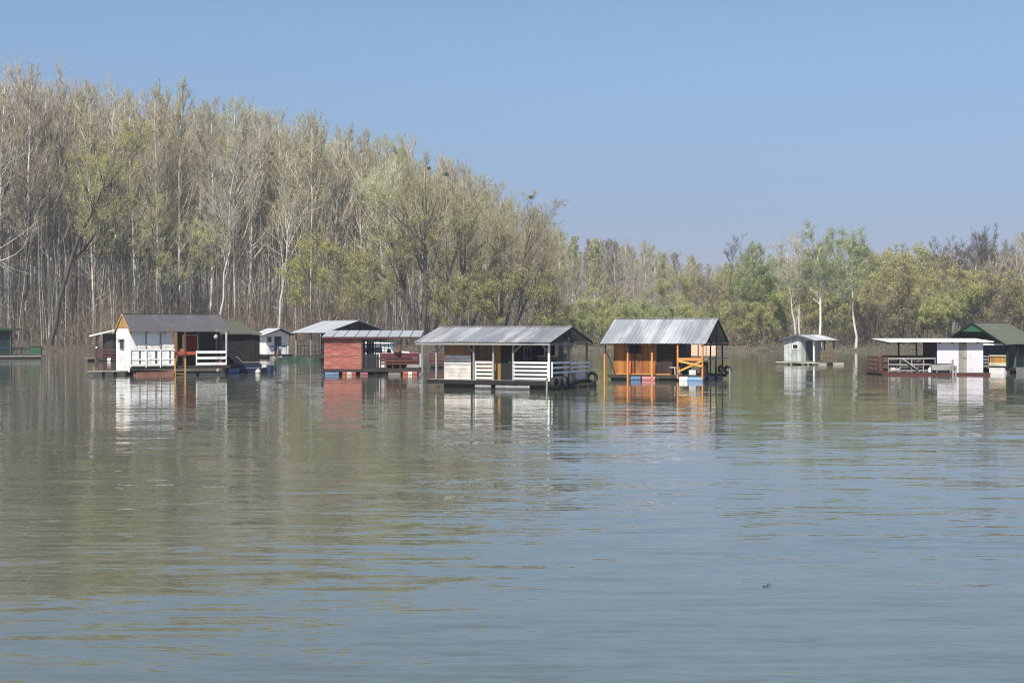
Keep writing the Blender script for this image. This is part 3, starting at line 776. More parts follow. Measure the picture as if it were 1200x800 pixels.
# ---------------------------------------------------------------- houseboats
class MB:
    """collects solid pieces into one mesh"""
    def __init__(s): s.v, s.f = [], []

    def add(s, v, f):
        o = len(s.v); s.v += [tuple(p) for p in v]; s.f += [tuple(i + o for i in q) for q in f]; return s

    def box(s, x0, x1, y0, y1, z0, z1):
        x0, x1 = min(x0, x1), max(x0, x1); y0, y1 = min(y0, y1), max(y0, y1); z0, z1 = min(z0, z1), max(z0, z1)
        return s.add([(x, y, z) for z in (z0, z1) for y in (y0, y1) for x in (x0, x1)],
                     [(0, 2, 3, 1), (4, 5, 7, 6), (0, 1, 5, 4), (2, 6, 7, 3), (0, 4, 6, 2), (1, 3, 7, 5)])

    def hexa(s, p):      # eight corners, bottom ring then top ring
        return s.add(p, [(3, 2, 1, 0), (4, 5, 6, 7), (0, 1, 5, 4), (1, 2, 6, 5), (2, 3, 7, 6), (3, 0, 4, 7)])

    def beam(s, p, q, w=.08, h=None):
        p, q = Vector(p), Vector(q); h = h or w
        t = (q - p).normalized(); up = Vector((0, 0, 1)) if abs(t.z) < .95 else Vector((0, 1, 0))
        a = t.cross(up).normalized() * w / 2; b = a.cross(t).normalized() * h / 2
        return s.hexa([p - a - b, p + a - b, p + a + b, p - a + b, q - a - b, q + a - b, q + a + b, q - a + b])

    def tube(s, p, q, r, n=10, r2=None):
        p, q = Vector(p), Vector(q); t = (q - p).normalized(); r2 = r if r2 is None else r2
        a = t.orthogonal().normalized(); b = t.cross(a)
        v = [p + (a * math.cos(i * 2 * math.pi / n) + b * math.sin(i * 2 * math.pi / n)) * r for i in range(n)] + \
            [q + (a * math.cos(i * 2 * math.pi / n) + b * math.sin(i * 2 * math.pi / n)) * r2 for i in range(n)]
        return s.add(v, [(i, (i + 1) % n, n + (i + 1) % n, n + i) for i in range(n)] + [tuple(range(n - 1, -1, -1)), tuple(range(n, 2 * n))])

    def lathe(s, p, q, prof, n=14):      # profile [(u along p-q, radius)]
        p, q = Vector(p), Vector(q); t = (q - p).normalized(); a = t.orthogonal().normalized(); b = t.cross(a); m = len(prof)
        v = [p + (q - p) * u + (a * math.cos(i * 2 * math.pi / n) + b * math.sin(i * 2 * math.pi / n)) * r for u, r in prof for i in range(n)]
        f = [(k * n + i, k * n + (i + 1) % n, (k + 1) * n + (i + 1) % n, (k + 1) * n + i) for k in range(m - 1) for i in range(n)]
        return s.add(v, f + [tuple(range(n - 1, -1, -1)), tuple(range((m - 1) * n, m * n))])

    def barrel(s, p, q, r):
        return s.lathe(p, q, [(0, r * .9), (.03, r), (.3, r), (.33, r * 1.05), (.36, r), (.64, r), (.67, r * 1.05), (.7, r), (.97, r), (1, r * .9)])

    def ring(s, c, axis, rr, r, n=20, m=8):
        c = Vector(c); t = Vector(axis).normalized(); a = t.orthogonal().normalized(); b = t.cross(a)
        v = []
        for i in range(n):
            d = a * math.cos(i * 2 * math.pi / n) + b * math.sin(i * 2 * math.pi / n)
            for j in range(m):
                v.append(c + d * (rr + r * math.cos(j * 2 * math.pi / m)) + t * r * 1.15 * math.sin(j * 2 * math.pi / m))
        return s.add(v, [(i * m + j, ((i + 1) % n) * m + j, ((i + 1) % n) * m + (j + 1) % m, i * m + (j + 1) % m) for i in range(n) for j in range(m)])

    def ball(s, c, r, n=12, m=8, sz=1.):
        c = Vector(c)
        v = [c + Vector((math.sin(j * math.pi / m) * math.cos(i * 2 * math.pi / n) * r, math.sin(j * math.pi / m) * math.sin(i * 2 * math.pi / n) * r, math.cos(j * math.pi / m) * r * sz)) for j in range(1, m) for i in range(n)]
        v += [c + Vector((0, 0, r * sz)), c - Vector((0, 0, r * sz))]
        f = [(k * n + i, (k + 1) * n + i, (k + 1) * n + (i + 1) % n, k * n + (i + 1) % n) for k in range(m - 2) for i in range(n)]
        t = (m - 1) * n
        f += [(t, i, (i + 1) % n) for i in range(n)] + [(t + 1, (m - 2) * n + (i + 1) % n, (m - 2) * n + i) for i in range(n)]
        return s.add(v, f)

    def boards(s, o, u, v, W, H, bw=.14, gap=.008, th=.022, vertical=True, holes=(), top=None, jit=.004, back=True):
        """a wall of boards in the plane o + a*u + b*v; holes are (a0, a1, b0, b1); top(a) gives the height of the wall at a"""
        o, u, v = Vector(o), Vector(u).normalized(), Vector(v).normalized(); n = u.cross(v)
        rnd = random.Random(int(W * 1000 + H * 77))
        A = W if vertical else H
        k = max(1, round(A / bw)); bw = A / k
        for i in range(k):
            c0, c1 = i * bw + gap / 2, (i + 1) * bw - gap / 2; cm = (c0 + c1) / 2
            L = H if vertical else W
            if top is not None and vertical: L = top(cm)
            cuts = []
            for (a0, a1, b0, b1) in holes:
                r0, r1, q0, q1 = (a0, a1, b0, b1) if vertical else (b0, b1, a0, a1)
                if c1 > r0 + .01 and c0 < r1 - .01: cuts.append((q0, q1))
            seg, e = [], 0.
            for q0, q1 in sorted(cuts):
                if q0 > e: seg.append((e, q0))
                e = max(e, q1)
            if e < L: seg.append((e, L))
            for e0, e1 in seg:
                j = rnd.uniform(-jit, jit)
                def pt(c, e, d): return o + (u * c + v * e if vertical else u * e + v * c) + n * d
                t1 = th + j
                ea, eb = e1, e1
                if top is not None and vertical and e1 == L: ea, eb = top(c0), top(c1)
                s.hexa([pt(c0, e0, 0), pt(c1, e0, 0), pt(c1, e0, t1), pt(c0, e0, t1), pt(c0, ea, 0), pt(c1, eb, 0), pt(c1, eb, t1), pt(c0, ea, t1)])
        return s

    def sheet(s, a, b, c, d, ribs=24, amp=.018, th=.006):
        """ribbed metal sheet: a-b along the eave, d-c along the ridge (ribs run from eave to ridge)"""
        a, b, c, d = map(Vector, (a, b, c, d))
        n = (b - a).cross(d - a).normalized()
        if n.z < 0: n = -n
        prof = []
        for i in range(ribs):
            for f, h in ((0, 0), (.5, 0), (.6, 1), (.9, 1)): prof.append(((i + f) / ribs, h))
        prof.append((1, 0))
        m = len(prof); o = len(s.v)
        rows = []
        for e, f_ in ((a, b), (d, c)):
            for off in (0, -th):
                rows.append([e + (f_ - e) * u + n * (h * amp + off) for u, h in prof])
        v = [p for r in rows for p in r]
        f = []
        for i in range(m - 1):
            f.append((i, i + 1, 2 * m + i + 1, 2 * m + i)); f.append((m + i + 1, m + i, 3 * m + i, 3 * m + i + 1))
            f.append((m + i, m + i + 1, i + 1, i)); f.append((2 * m + i, 2 * m + i + 1, 3 * m + i + 1, 3 * m + i))
        f += [(m, 0, 2 * m, 3 * m), (m - 1, 2 * m - 1, 4 * m - 1, 3 * m - 1)]
        return s.add(v, f)

    def build(s, name, m, parent=None, smooth=False):
        me = bpy.data.meshes.new(name); me.from_pydata(s.v, [], s.f); me.materials.append(m)
        if smooth: me.polygons.foreach_set('use_smooth', [True] * len(me.polygons))
        me.update()
        return link_mesh(name, me, parent)


W_ = {
    'white': mat('white_paint', (.95, .94, .91), .6, stain=(.5, .45, .38), amount=.2, var=.14),
    'offwhite': mat('old_white_boards', (.66, .62, .58), .7, stain=(.36, .31, .27), amount=.22, var=.14),
    'lavender': mat('lavender_paint', (.74, .69, .745), .65, stain=(.52, .47, .52), amount=.12, var=.05),
    'cream': mat('cream_panel', (.72, .54, .38), .7, stain=(.55, .4, .28), amount=.2, var=.08),
    'orange': mat('orange_stained_boards', (.43, .15, .034), .6, stain=(.22, .08, .03), amount=.36, var=.36, stretch=(3, 3, .4), scale=2),
    'orangepost': mat('ochre_posts', (.66, .30, .07), .6, stain=(.35, .16, .05), amount=.2, var=.2),
    'brown': mat('brown_boards', (.13, .066, .03), .7, stain=(.09, .05, .03), amount=.3, stretch=(3, 3, .4)),
    'dkbrown': mat('dark_brown_boards', (.035, .022, .015), .75, amount=.3, stretch=(3, 3, .4)),
    'honey': mat('honey_wood', (.30, .15, .05), .65, stain=(.2, .1, .04), amount=.3, stretch=(3, 3, .4)),
    'yellow': mat('yellow_pine', (.52, .29, .08), .6, stain=(.4, .2, .06), amount=.2),
    'red': mat('worn_red_boards', (.34, .092, .068), .75, stain=(.6, .38, .34), amount=.24, var=.3, stretch=(.7, 1, 9), scale=2.2, huevar=.006),
    'maroon': mat('maroon_boards', (.10, .026, .02), .7, stain=(.09, .03, .025), amount=.3),
    'dkmaroon': mat('dark_maroon', (.05, .011, .012), .7),
    'tin': mat('galvanised_sheet', (.34, .36, .385), .48, .35, stain=(.66, .67, .68), amount=.40, var=.18, scale=.55, stretch=(2, .5, .5), bump=.1, spec=.5),
    'oldtin': mat('weathered_tin', (.27, .28, .30), .5, .35, stain=(.60, .60, .60), amount=.30, var=.22, scale=.6, stretch=(2.5, .4, .4), bump=.1, spec=.5),
    'brighttin': mat('bright_tin', (.48, .50, .52), .45, .3, stain=(.45, .46, .48), amount=.2, var=.16, bump=.1, spec=.5),
    'slate': mat('slate_grey_sheet', (.10, .094, .10), .5, .05, stain=(.2, .19, .19), amount=.15, var=.08, bump=.1),
    'moss': mat('mossy_roof_felt', (.085, .082, .064), .9, stain=(.06, .08, .04), amount=.4, var=.1, scale=2.5),
    'greenroof': mat('grey_green_roof', (.09, .10, .08), .8, stain=(.10, .12, .08), amount=.3, var=.1),
    'green': mat('green_paint', (.011, .05, .022), .6, amount=.2),
    'palegreen': mat('light_green_paint', (.045, .13, .062), .6, amount=.2),
    'dkgreen': mat('dark_green_boards', (.009, .026, .018), .65, amount=.3),
    'teal': mat('dark_teal', (.013, .035, .033), .6, amount=.2),
    'black': mat('tarred_boards', (.012, .0125, .012), .7, amount=.3),
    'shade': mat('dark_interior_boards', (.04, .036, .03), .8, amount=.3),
    'sage': mat('sage_grey_boards', (.50, .525, .505), .65, stain=(.25, .28, .27), amount=.2, var=.34),
    'sagedark': mat('blue_grey_boards', (.10, .125, .13), .7, amount=.2),
    'deck': mat('weathered_deck', (.33, .30, .25), .85, stain=(.16, .14, .12), amount=.3, var=.3),
    'darkdeck': mat('dark_deck', (.05, .043, .036), .85, amount=.3, var=.3),
    'greywood': mat('grey_timber', (.30, .295, .28), .8, stain=(.2, .19, .18), amount=.3, var=.25),
    'steel': mat('dull_steel', (.28, .29, .30), .5, .5, amount=.2, var=.1),
    'darksteel': mat('black_steel', (.028, .026, .024), .6, .2, stain=(.1, .06, .04), amount=.2),
    'rust': mat('rusty_pontoon', (.30, .15, .11), .85, stain=(.16, .07, .045), amount=.4, var=.1),
    'rubber': mat('tyre_rubber', (.02, .02, .021), .7, amount=.1),
    'blue': mat('blue_plastic', (.07, .125, .27), .4, stain=(.12, .2, .42), amount=.2, spec=.5),
    'paleblue': mat('faded_blue_plastic', (.17, .27, .47), .45, amount=.15, spec=.5),
    'dkblue': mat('navy_plastic', (.014, .028, .075), .4, amount=.2, spec=.5),
    'plastic': mat('white_plastic', (.74, .74, .72), .4, stain=(.45, .43, .36), amount=.15, spec=.5),
    'creamfloat': mat('cream_float', (.68, .63, .50), .5, stain=(.4, .36, .26), amount=.2),
    'pink': mat('faded_red_plastic', (.45, .15, .15), .5, amount=.15, spec=.5),
    'orangedrum': mat('orange_red_drum', (.48, .13, .06), .5, amount=.25, spec=.5),
    'foam': mat('dirty_foam', (.50, .46, .38), .9, stain=(.3, .26, .2), amount=.3),
    'curtain': mat('red_curtain', (.60, .05, .05), .85, amount=.2),
    'boat': mat('white_gelcoat', (.76, .77, .78), .25, amount=.05, var=.03, spec=.6),
    'punt': mat('green_punt_paint', (.03, .075, .05), .55, stain=(.16, .2, .15), amount=.25),
    'mintp': mat('mint_plastic', (.45, .60, .47), .5, amount=.1),
}
gm, gt_, gN, gL, gb = nt('window_glass')
gb.inputs['Base Color'].default_value = (.012, .015, .02, 1); gb.inputs['Roughness'].default_value = .06; gb.inputs['IOR'].default_value = 1.5
W_['glass'] = gm
GRP = 'houseboats moored on the river'


class House:
    """local axes: x along the front (to the right), y away from the viewer, z up; z = 0 is the water. Measures come from image rows and columns."""
    def __init__(s, name, label, px, yw, theta, cat='houseboat', group=GRP):
        s.Y = EYE * F / (yw - HZ); s.X = (px - 600) / F * s.Y
        s.a = -math.atan((px - 600) / F) - R(theta)
        s.c, s.s = math.cos(s.a), math.sin(s.a)
        s.root = thing(name, label, cat, (s.X, s.Y, 0), s.a, group)

    def x(s, px, y=0.):      # where the ray of column px meets the plane local y
        k = (px - 600) / F; X, Y = s.X - s.s * y, s.Y + s.c * y
        return (k * Y - X) / (s.c - k * s.s)

    def y(s, px, x=0.):      # where the ray of column px meets the plane local x
        k = (px - 600) / F; X, Y = s.X + s.c * x, s.Y + s.s * x
        return (k * Y - X) / (-s.s - k * s.c)

    def z(s, py, x=0., y=0.):
        return EYE - (py - HZ) / F * (s.Y + s.s * x + s.c * y)

    def world(s, x, y, z):
        return (s.X + s.c * x - s.s * y, s.Y + s.s * x + s.c * y, z)

    def part(s, name, mb, m, parent=None, smooth=False, label=None):
        o = mb.build(name, W_[m] if isinstance(m, str) else m, parent or s.root, smooth)
        if label: o['label'] = label
        return o

    def deck(s, x0, x1, y0, y1, z, m='deck', th=.06, bw=.16):
        mb = MB(); k = max(2, round((y1 - y0) / bw)); b = (y1 - y0) / k; rnd = random.Random(5)
        for i in range(k):
            e = rnd.uniform(-.04, .04); mb.box(x0 + e, x1 + e, y0 + i * b + .004, y0 + (i + 1) * b - .004, z - th, z + rnd.uniform(-.004, .004))
        d = s.part('deck', mb, m)
        fr = MB()
        for yy in (y0 + .05, (y0 + y1) / 2, y1 - .05): fr.box(x0 + .06, x1 - .06, yy - .04, yy + .04, z - th - .13, z - th - .002)
        s.part('deck_frame', fr, 'darkdeck')
        return d

    def gable_roof(s, x0, x1, y0, y1, ze, zr, m, ribs=24, amp=.018, ze2=None, fascia=None):
        ym = (y0 + y1) / 2; ze2 = ze if ze2 is None else ze2
        mb = MB()
        rnd = random.Random(int(abs(x0) * 100) + ribs)
        ns = max(3, round((x1 - x0) / .85)); rk = max(3, round(ribs / ns)); w_ = (x1 - x0) / ns
        for i in range(ns):      # separate sheets, lapped a little, their lower ends not quite in line
            a, b = x0 + i * w_ - (.03 if i else 0), x0 + (i + 1) * w_
            for (yy, z_, yt, zt_) in ((y0, ze, ym, zr), (y1, ze2, ym + .002, zr - .003)):
                up = .005 * (i % 2) + rnd.uniform(0, .003); j0, j1 = rnd.uniform(-.022, .022), rnd.uniform(-.012, .012)
                sy = 1 if yy < yt else -1; k0, k1 = j0 / max(.2, abs(yt - yy)), (j0 + j1) / max(.2, abs(yt - yy))
                dz0, dz1 = rnd.uniform(-.006, .01), rnd.uniform(-.006, .01)
                mb.sheet((a, yy + (yt - yy) * k0, z_ + (zt_ - z_) * k0 + up + dz0), (b, yy + (yt - yy) * k1, z_ + (zt_ - z_) * k1 + up + dz1), (b, yt, zt_ + up), (a, yt, zt_ + up), rk, amp)
        r = s.part('roof', mb, m)
        rc = MB(); rc.beam((x0, ym, zr + amp + .012), (x1, ym, zr + amp + .012), .16, .02); s.part('ridge_cap', rc, m, r)
        raf = MB()
        k = max(2, round((x1 - x0) / 1.1))
        for i in range(k + 1):
            xx = x0 + .06 + (x1 - x0 - .12) * i / k
            raf.beam((xx, y0 + .04, ze - .055), (xx, ym, zr - .055), .05, .08); raf.beam((xx, y1 - .04, ze2 - .055), (xx, ym, zr - .055), .05, .08)
        s.part('rafters', raf, fascia or 'shade', r)
        return r

    def gable(s, xx, y0, y1, ze, zr, m, name='gable', face=-1, horiz=False, parent=None):
        """boards filling the triangle at local x = xx; face -1 looks left"""
        ym = (y0 + y1) / 2; mb = MB(); Wd = y1 - y0
        top = lambda a: max(.01, (zr - ze) * (1 - abs(a - Wd / 2) / (Wd / 2)))
        if face < 0: mb.boards((xx, y1, ze), (0, -1, 0), (0, 0, 1), Wd, zr - ze, .13, top=top)
        else: mb.boards((xx, y0, ze), (0, 1, 0), (0, 0, 1), Wd, zr - ze, .13, top=top)
        return s.part(name, mb, m, parent)

    def rail(s, p, q, z0, z1, n, m, bw=.07, th=.025, posts=2, name='railing', pm=None):
        """horizontal board railing between two points (x, y)"""
        mb = MB(); (xa, ya), (xb, yb) = p, q
        for i in range(n):
            zz = z0 + bw / 2 + (z1 - z0 - bw) * i / max(1, n - 1)
            mb.beam((xa, ya, zz), (xb, yb, zz), th, bw)
        for i in range(posts):
            f = i / max(1, posts - 1); mb.box(xa + (xb - xa) * f - .03, xa + (xb - xa) * f + .03, ya + (yb - ya) * f + .015, ya + (yb - ya) * f + .07, z0 - .1, z1)
        return s.part(name, mb, m)

    def post(s, x, y, z0, z1, m, w=.08, name='post', parent=None):
        return s.part(name, MB().box(x - w / 2, x + w / 2, y - w / 2, y + w / 2, z0, z1), m, parent)

    def window(s, o, u, W, H, frame='white', bars=1, parent=None, depth=.05, open_=False):
        """frame with a pane; o is the lower left corner on the wall, u the direction along the wall"""
        o, u = Vector(o), Vector(u).normalized(); v = Vector((0, 0, 1)); n = u.cross(v)
        def bx(mb, a0, a1, b0, b1, d0, d1): mb.hexa([o + u * a + v * b + n * d for b, a, d in ((b0, a0, d0), (b0, a1, d0), (b0, a1, d1), (b0, a0, d1), (b1, a0, d0), (b1, a1, d0), (b1, a1, d1), (b1, a0, d1))])
        t = .055
        f = MB(); bx(f, 0, W, 0, t, 0, depth); bx(f, 0, W, H - t, H, 0, depth); bx(f, 0, t, t, H - t, 0, depth); bx(f, W - t, W, t, H - t, 0, depth)
        for i in range(1, bars): bx(f, W * i / bars - t / 2, W * i / bars + t / 2, t, H - t, 0, depth - .004)
        w = s.part('window', f, frame, parent)
        g = MB(); bx(g, t * .8, W - t * .8, t * .8, H - t * .8, .008, .02); s.part('pane', g, 'glass', w)
        return w

    def door(s, o, u, W, H, m, parent=None):
        d = s.part('door', MB().boards(o, u, (0, 0, 1), W, H, .16, th=.04), m, parent)
        o, u = Vector(o), Vector(u).normalized(); n = u.cross(Vector((0, 0, 1)))
        p = o + u * W * .86 + Vector((0, 0, H * .5)) + n * .07
        s.part('handle', MB().beam(p - u * .06, p + u * .06, .03), 'steel', d)
        return d

    def wallx(s, x0, x1, y, z0, z1, m, bw=.14, vertical=True, holes=(), name='wall', parent=None):
        """boarded wall facing the viewer, with a backing so that nothing shines through"""
        mb = MB().boards((x0, y, z0), (1, 0, 0), (0, 0, 1), x1 - x0, z1 - z0, bw, vertical=vertical, holes=[(a - x0, b - x0, c - z0, d - z0) for a, b, c, d in holes])
        return s.part(name, mb, m, parent)

    def wally(s, xx, y0, y1, z0, z1, m, face=-1, bw=.14, vertical=True, holes=(), name='wall', parent=None):
        if face < 0: mb = MB().boards((xx, y1, z0), (0, -1, 0), (0, 0, 1), y1 - y0, z1 - z0, bw, vertical=vertical, holes=[(y1 - b, y1 - a, c - z0, d - z0) for a, b, c, d in holes])
        else: mb = MB().boards((xx, y0, z0), (0, 1, 0), (0, 0, 1), y1 - y0, z1 - z0, bw, vertical=vertical, holes=[(a - y0, b - y0, c - z0, d - z0) for a, b, c, d in holes])
        return s.part(name, mb, m, parent)

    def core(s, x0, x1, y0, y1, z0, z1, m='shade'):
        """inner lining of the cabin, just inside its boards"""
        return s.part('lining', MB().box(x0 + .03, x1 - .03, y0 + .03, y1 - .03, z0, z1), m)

    def barrel(s, p, q, r, m, name='float_barrel'):
        return s.part(name, MB().barrel(p, q, r), m, smooth=False)


def loose(h, name, label, cat, mb, m, x, y, z, rz=0., group=None, smooth=False):
    """a thing of its own standing on, or tied to, a houseboat (one mesh)"""
    o = mb.build(name, W_[m], None, smooth); o.location = h.world(x, y, z); o.rotation_euler = (0, 0, h.a + rz)
    return tag(o, label, cat, group)


def chair(h, label, x, y, z, rz, m, group=None):
    t = thing('garden_chair', label, 'chair', h.world(x, y, z), h.a + rz, group)
    MB().box(-.22, .22, -.22, .22, .40, .44).build('seat', W_[m], t)
    b = MB()
    for i in range(5): b.box(-.21 + i * .088, -.21 + i * .088 + .06, .19, .22, .44, .86)
    b.box(-.22, .22, .185, .225, .86, .93); b.build('backrest', W_[m], t)
    for sx in (-1, 1):
        for sy in (-1, 1): MB().beam((sx * .19, sy * .19, .40), (sx * .22, sy * .23, 0), .035).build('leg', W_[m], t)
    return t


def table(h, label, x, y, z, L, Wd, H, m, rz=0., name='garden_table'):
    t = thing(name, label, 'table', h.world(x, y, z), h.a + rz)
    b = MB(); k = max(3, round(Wd / .14))
    for i in range(k): b.box(-L / 2, L / 2, -Wd / 2 + Wd * i / k + .005, -Wd / 2 + Wd * (i + 1) / k - .005, H - .035, H)
    b.build('tabletop', W_[m], t)
    for sx in (-1, 1):
        for sy in (-1, 1): MB().box(sx * (L / 2 - .09) - .03, sx * (L / 2 - .09) + .03, sy * (Wd / 2 - .08) - .03, sy * (Wd / 2 - .08) + .03, 0, H - .035).build('leg', W_[m], t)
    return t


def tyre(h, label, x, y, z, axis, rr=.24, r=.1, group=None):
    o = MB().ring((0, 0, 0), axis, rr, r, 24, 10).build('tyre', W_['rubber'], None, True)
    o.location = h.world(x, y, z); o.rotation_euler = (0, 0, h.a)
    return tag(o, label, 'tyre', group)


def hull(L, B, H, bow=.3, flat=.7, deckin=.0):
    """open boat shell: bow at +x; returns MB with inner and outer skin"""
    mb = MB(); n, m = 12, 7; t = .035
    outer, inner = [], []
    for i in range(n):
        u = i / (n - 1)
        w = B / 2 * (1 - max(0, (u - (1 - bow)) / bow) ** 2 * .9) * (1 - .12 * (1 - u) ** 3)
        rise = .22 * H * max(0, (u - .6) / .4) ** 2
        for j in range(m):
            v = j / (m - 1) * 2 - 1
            yy = w * max(-1, min(1, v * 1.25)); k = max(0, abs(v) - .8 * flat / .8) / (1 - flat)
            zz = H * min(1, max(0, k)) + rise
            outer.append((-L / 2 + L * u, yy, zz)); inner.append((-L / 2 + t + (L - 2 * t) * u, yy * (1 - 2 * t / B), zz + (t if k < 1 else -.001)))
    o = len(outer)
    mb.v += outer + inner
    for i in range(n - 1):
        for j in range(m - 1):
            a = i * m + j
            mb.f.append((a, a + 1, a + m + 1, a + m)); mb.f.append((o + a + m, o + a + m + 1, o + a + 1, o + a))
    for i in range(n - 1):
        for j in (0, m - 1):
            a = i * m + j; mb.f.append((a, a + m, o + a + m, o + a))
    mb.f.append(tuple(range(m)) ); mb.f.append(tuple(o + j for j in range(m - 1, -1, -1)))
    mb.f.append(tuple((n - 1) * m + j for j in range(m - 1, -1, -1)));
    return mb
# ================= tin roofed houseboat with white railings (middle)
h = House('houseboat', 'tin roofed houseboat with white slatted railings and tyre fenders, nearest of all', 645, 457, 25)
D = h.y(690); xL = h.x(500); zd = .42
h.deck(xL, .04, -.03, D, zd)
h.part('pontoon', MB().box(h.x(519), -.05, .12, D - .25, -.25, .23), 'darksteel')
h.part('edge_beam', MB().box(xL + .05, .06, -.075, -.035, zd - .2, zd - .004), 'black')
for a, b in ((557, 576), (581, 621)): h.barrel((h.x(a), .05, .1), (h.x(b), .05, .1), .13, 'steel')
for k in range(4): h.barrel((.06, .5 + k * 1.2, .08), (.06, 1.5 + k * 1.2, .08), .15, 'darksteel')
ze = h.z(401.2); zr = h.z(382.6, 0, D / 2)
rf = h.gable_roof(h.x(485, -.3), .02 + .12, -.32, D + .32, ze, zr, 'oldtin', 34, .016, fascia='shade')
h.part('fascia', MB().box(h.x(487, -.28), .12, -.30, -.265, ze - .13, ze - .035), 'greywood', rf)
# cabin: left part boarded, right part an open porch
xc = h.x(522); xw = h.x(601); yb = D - .5; zt = ze + .02
yf = .42
xa, xb2, xd0, xd1 = h.x(521, yf), h.x(553, yf), h.x(587, yf), h.x(600, yf)
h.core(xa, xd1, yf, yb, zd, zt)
zm = h.z(416, h.x(535), yf)
h.wallx(xa, xb2, yf, zd, zm, 'offwhite', .16, False, name='wall', parent=None)
h.part('batten', MB().box(xa, xb2, yf - .055, yf - .026, h.z(426, -3, yf) - .03, h.z(426, -3, yf) + .03), 'white')
h.wallx(xa, xb2, yf, zm + .004, zt, 'honey', .14)
h.post(xb2 + .06, yf - .03, zd, zt, 'dkbrown', .14, 'corner_post')
h.wallx(xb2 + .14, h.x(578, yf), yf, zd, zt, 'brown', .14)
h.wallx(h.x(578, yf) + .004, xd0, yf, zd, zt, 'honey', .14)
h.door((xd0 + .02, yf, zd), (1, 0, 0), xd1 - xd0 - .02, 1.72, 'black')
h.wallx(xd0, xd1, yf - .002, zd + 1.74, zt, 'dkbrown', .14)
h.wally(xa, yf, yb, zd, zt, 'offwhite', -1)
h.wally(xd1, yf, yb, zd, zt, 'dkbrown', 1, holes=[(yf + 1.2, yf + 2.0, zd + .95, zd + 1.6)])
h.window((xd1 + .02, yf + 1.2, zd + .95), (0, 1, 0), .8, .65, 'greywood', 2)
# back wall of the porch with wide windows
yp = D - 1.35; xr = h.x(668, yp)
x1, x2 = h.x(612, yp), h.x(652, yp)
zq0, zq1 = h.z(418, -.5, yp), h.z(403, -.5, yp)
h.wallx(xd1 + .03, x2 + .4, yp, zd, zt, 'deck', .14, holes=[(x1, x2, zq0, zq1)])
h.window((x1, yp, zq0), (1, 0, 0), x2 - x1, zq1 - zq0, 'white', 3)
h.part('curtain', MB().box(x2 - .42, x2 - .06, yp + .03, yp + .05, zq0 + .06, zq1 - .06), 'offwhite')
# posts, braces, plates
for px in (511, 555, 578, 601, 643):
    xp = h.x(px); h.post(xp, .04, zd, ze - .03, 'greywood' if px != 643 else 'white', .09)
for px, dx in ((511, .45), (555, -.45), (601, .5), (643, -.4)):
    xp = h.x(px); h.part('brace', MB().beam((xp, .04, ze - .5), (xp + dx, .04, ze - .08), .06), 'greywood')
h.part('wall_plate', MB().beam((h.x(489), .04, ze - .085), (.08, .04, ze - .085), .09, .1), 'greywood')
h.part('wall_plate', MB().beam((-.02, -.1, ze - .08), (-.02, D, ze - .08), .09, .1), 'greywood')
ym = h.y(667)
h.post(-.02, ym, zd, ze + .25, 'greywood', .09); h.post(-.02, h.y(688), zd, ze - .03, 'greywood', .09)
for dy in (-.45, .45): h.part('brace', MB().beam((-.02, ym, ze - .45), (-.02, ym + dy, ze - .06), .06), 'greywood')
h.part('king_post', MB().box(-.06, .0, D / 2 - .04, D / 2 + .04, ze - .05, zr - .1), 'shade')
# white slatted railings
zr1 = h.z(424); 
h.rail((h.x(557), .0), (h.x(577), .0), zd + .06, zr1, 5, 'white', .10)
h.rail((h.x(602), .0), (h.x(642), .0), zd + .06, zr1, 5, 'white', .10)
h.rail((.02, .12), (.02, ym), zd + .1, zr1, 4, 'white', .10)
h.rail((.02, ym), (.02, D - .1), zd + .35, zr1 - .05, 3, 'white', .10)
h.part('box_locker', MB().box(-.35, -.03, D - 1.5, D - .15, zd, zd + .42), 'offwhite')
for k, (yy, zz) in enumerate(((.15, .3), (.75, .25), (1.4, .32), (2.1, .36))):
    tyre(h, ['black tyre fender hanging at the near corner of the white railed houseboat', 'second black tyre fender from the near corner of the white railed houseboat',
             'third black tyre fender from the near corner of the white railed houseboat', 'black tyre fender, highest on the shaded end of the white railed houseboat'][k], .15, yy, zz, (1, .15 * k, .1), .23, .105, 'tyre fenders on the white railed houseboat')
tyre(h, 'black tyre hanging free beyond the right end of the white railed houseboat', .05, D + .28, .47, (.75, -.8, 0), .23, .09, 'tyre fenders on the white railed houseboat')
h.part('hanging_rope', MB().tube((.0, D - .02, .9), (.05, D + .2, .7), .012), 'greywood')
chair(h, 'pale green plastic chair on the shaded porch end of the white railed houseboat', -.6, D - 1.2, zd + .35, 2.6, 'mintp')
mb = MB().lathe((0, 0, 0), (0, 0, .34), [(0, .11), (.05, .13), (.7, .13), (.85, .05), (1, .045)])
loose(h, 'canister', 'white plastic canister on the locker at the railed houseboat end', 'canister', mb, 'plastic', -.2, D - 1.0, zd + .42)
loose(h, 'bench', 'dark bench under the porch window of the white railed houseboat', 'bench', MB().box(-.8, .8, -.18, .18, .40, .45).box(-.75, -.68, -.15, .15, 0, .4).box(.68, .75, -.15, .15, 0, .4).box(-.8, .8, .14, .18, .5, .9), 'black', h.x(640, yp) - .2, yp - .35, zd)
x_, y_ = ground_at(640.5, 63.9)
o = MB().tube((0, 0, -1.2), (.02, 0, .62), .045, 8).ball((.02, 0, .64), .07).build('mooring_pole', W_['greywood']); o.location = (x_, y_, 0)
tag(o, 'short grey mooring pole standing in the water before the white railed houseboat', 'pole')

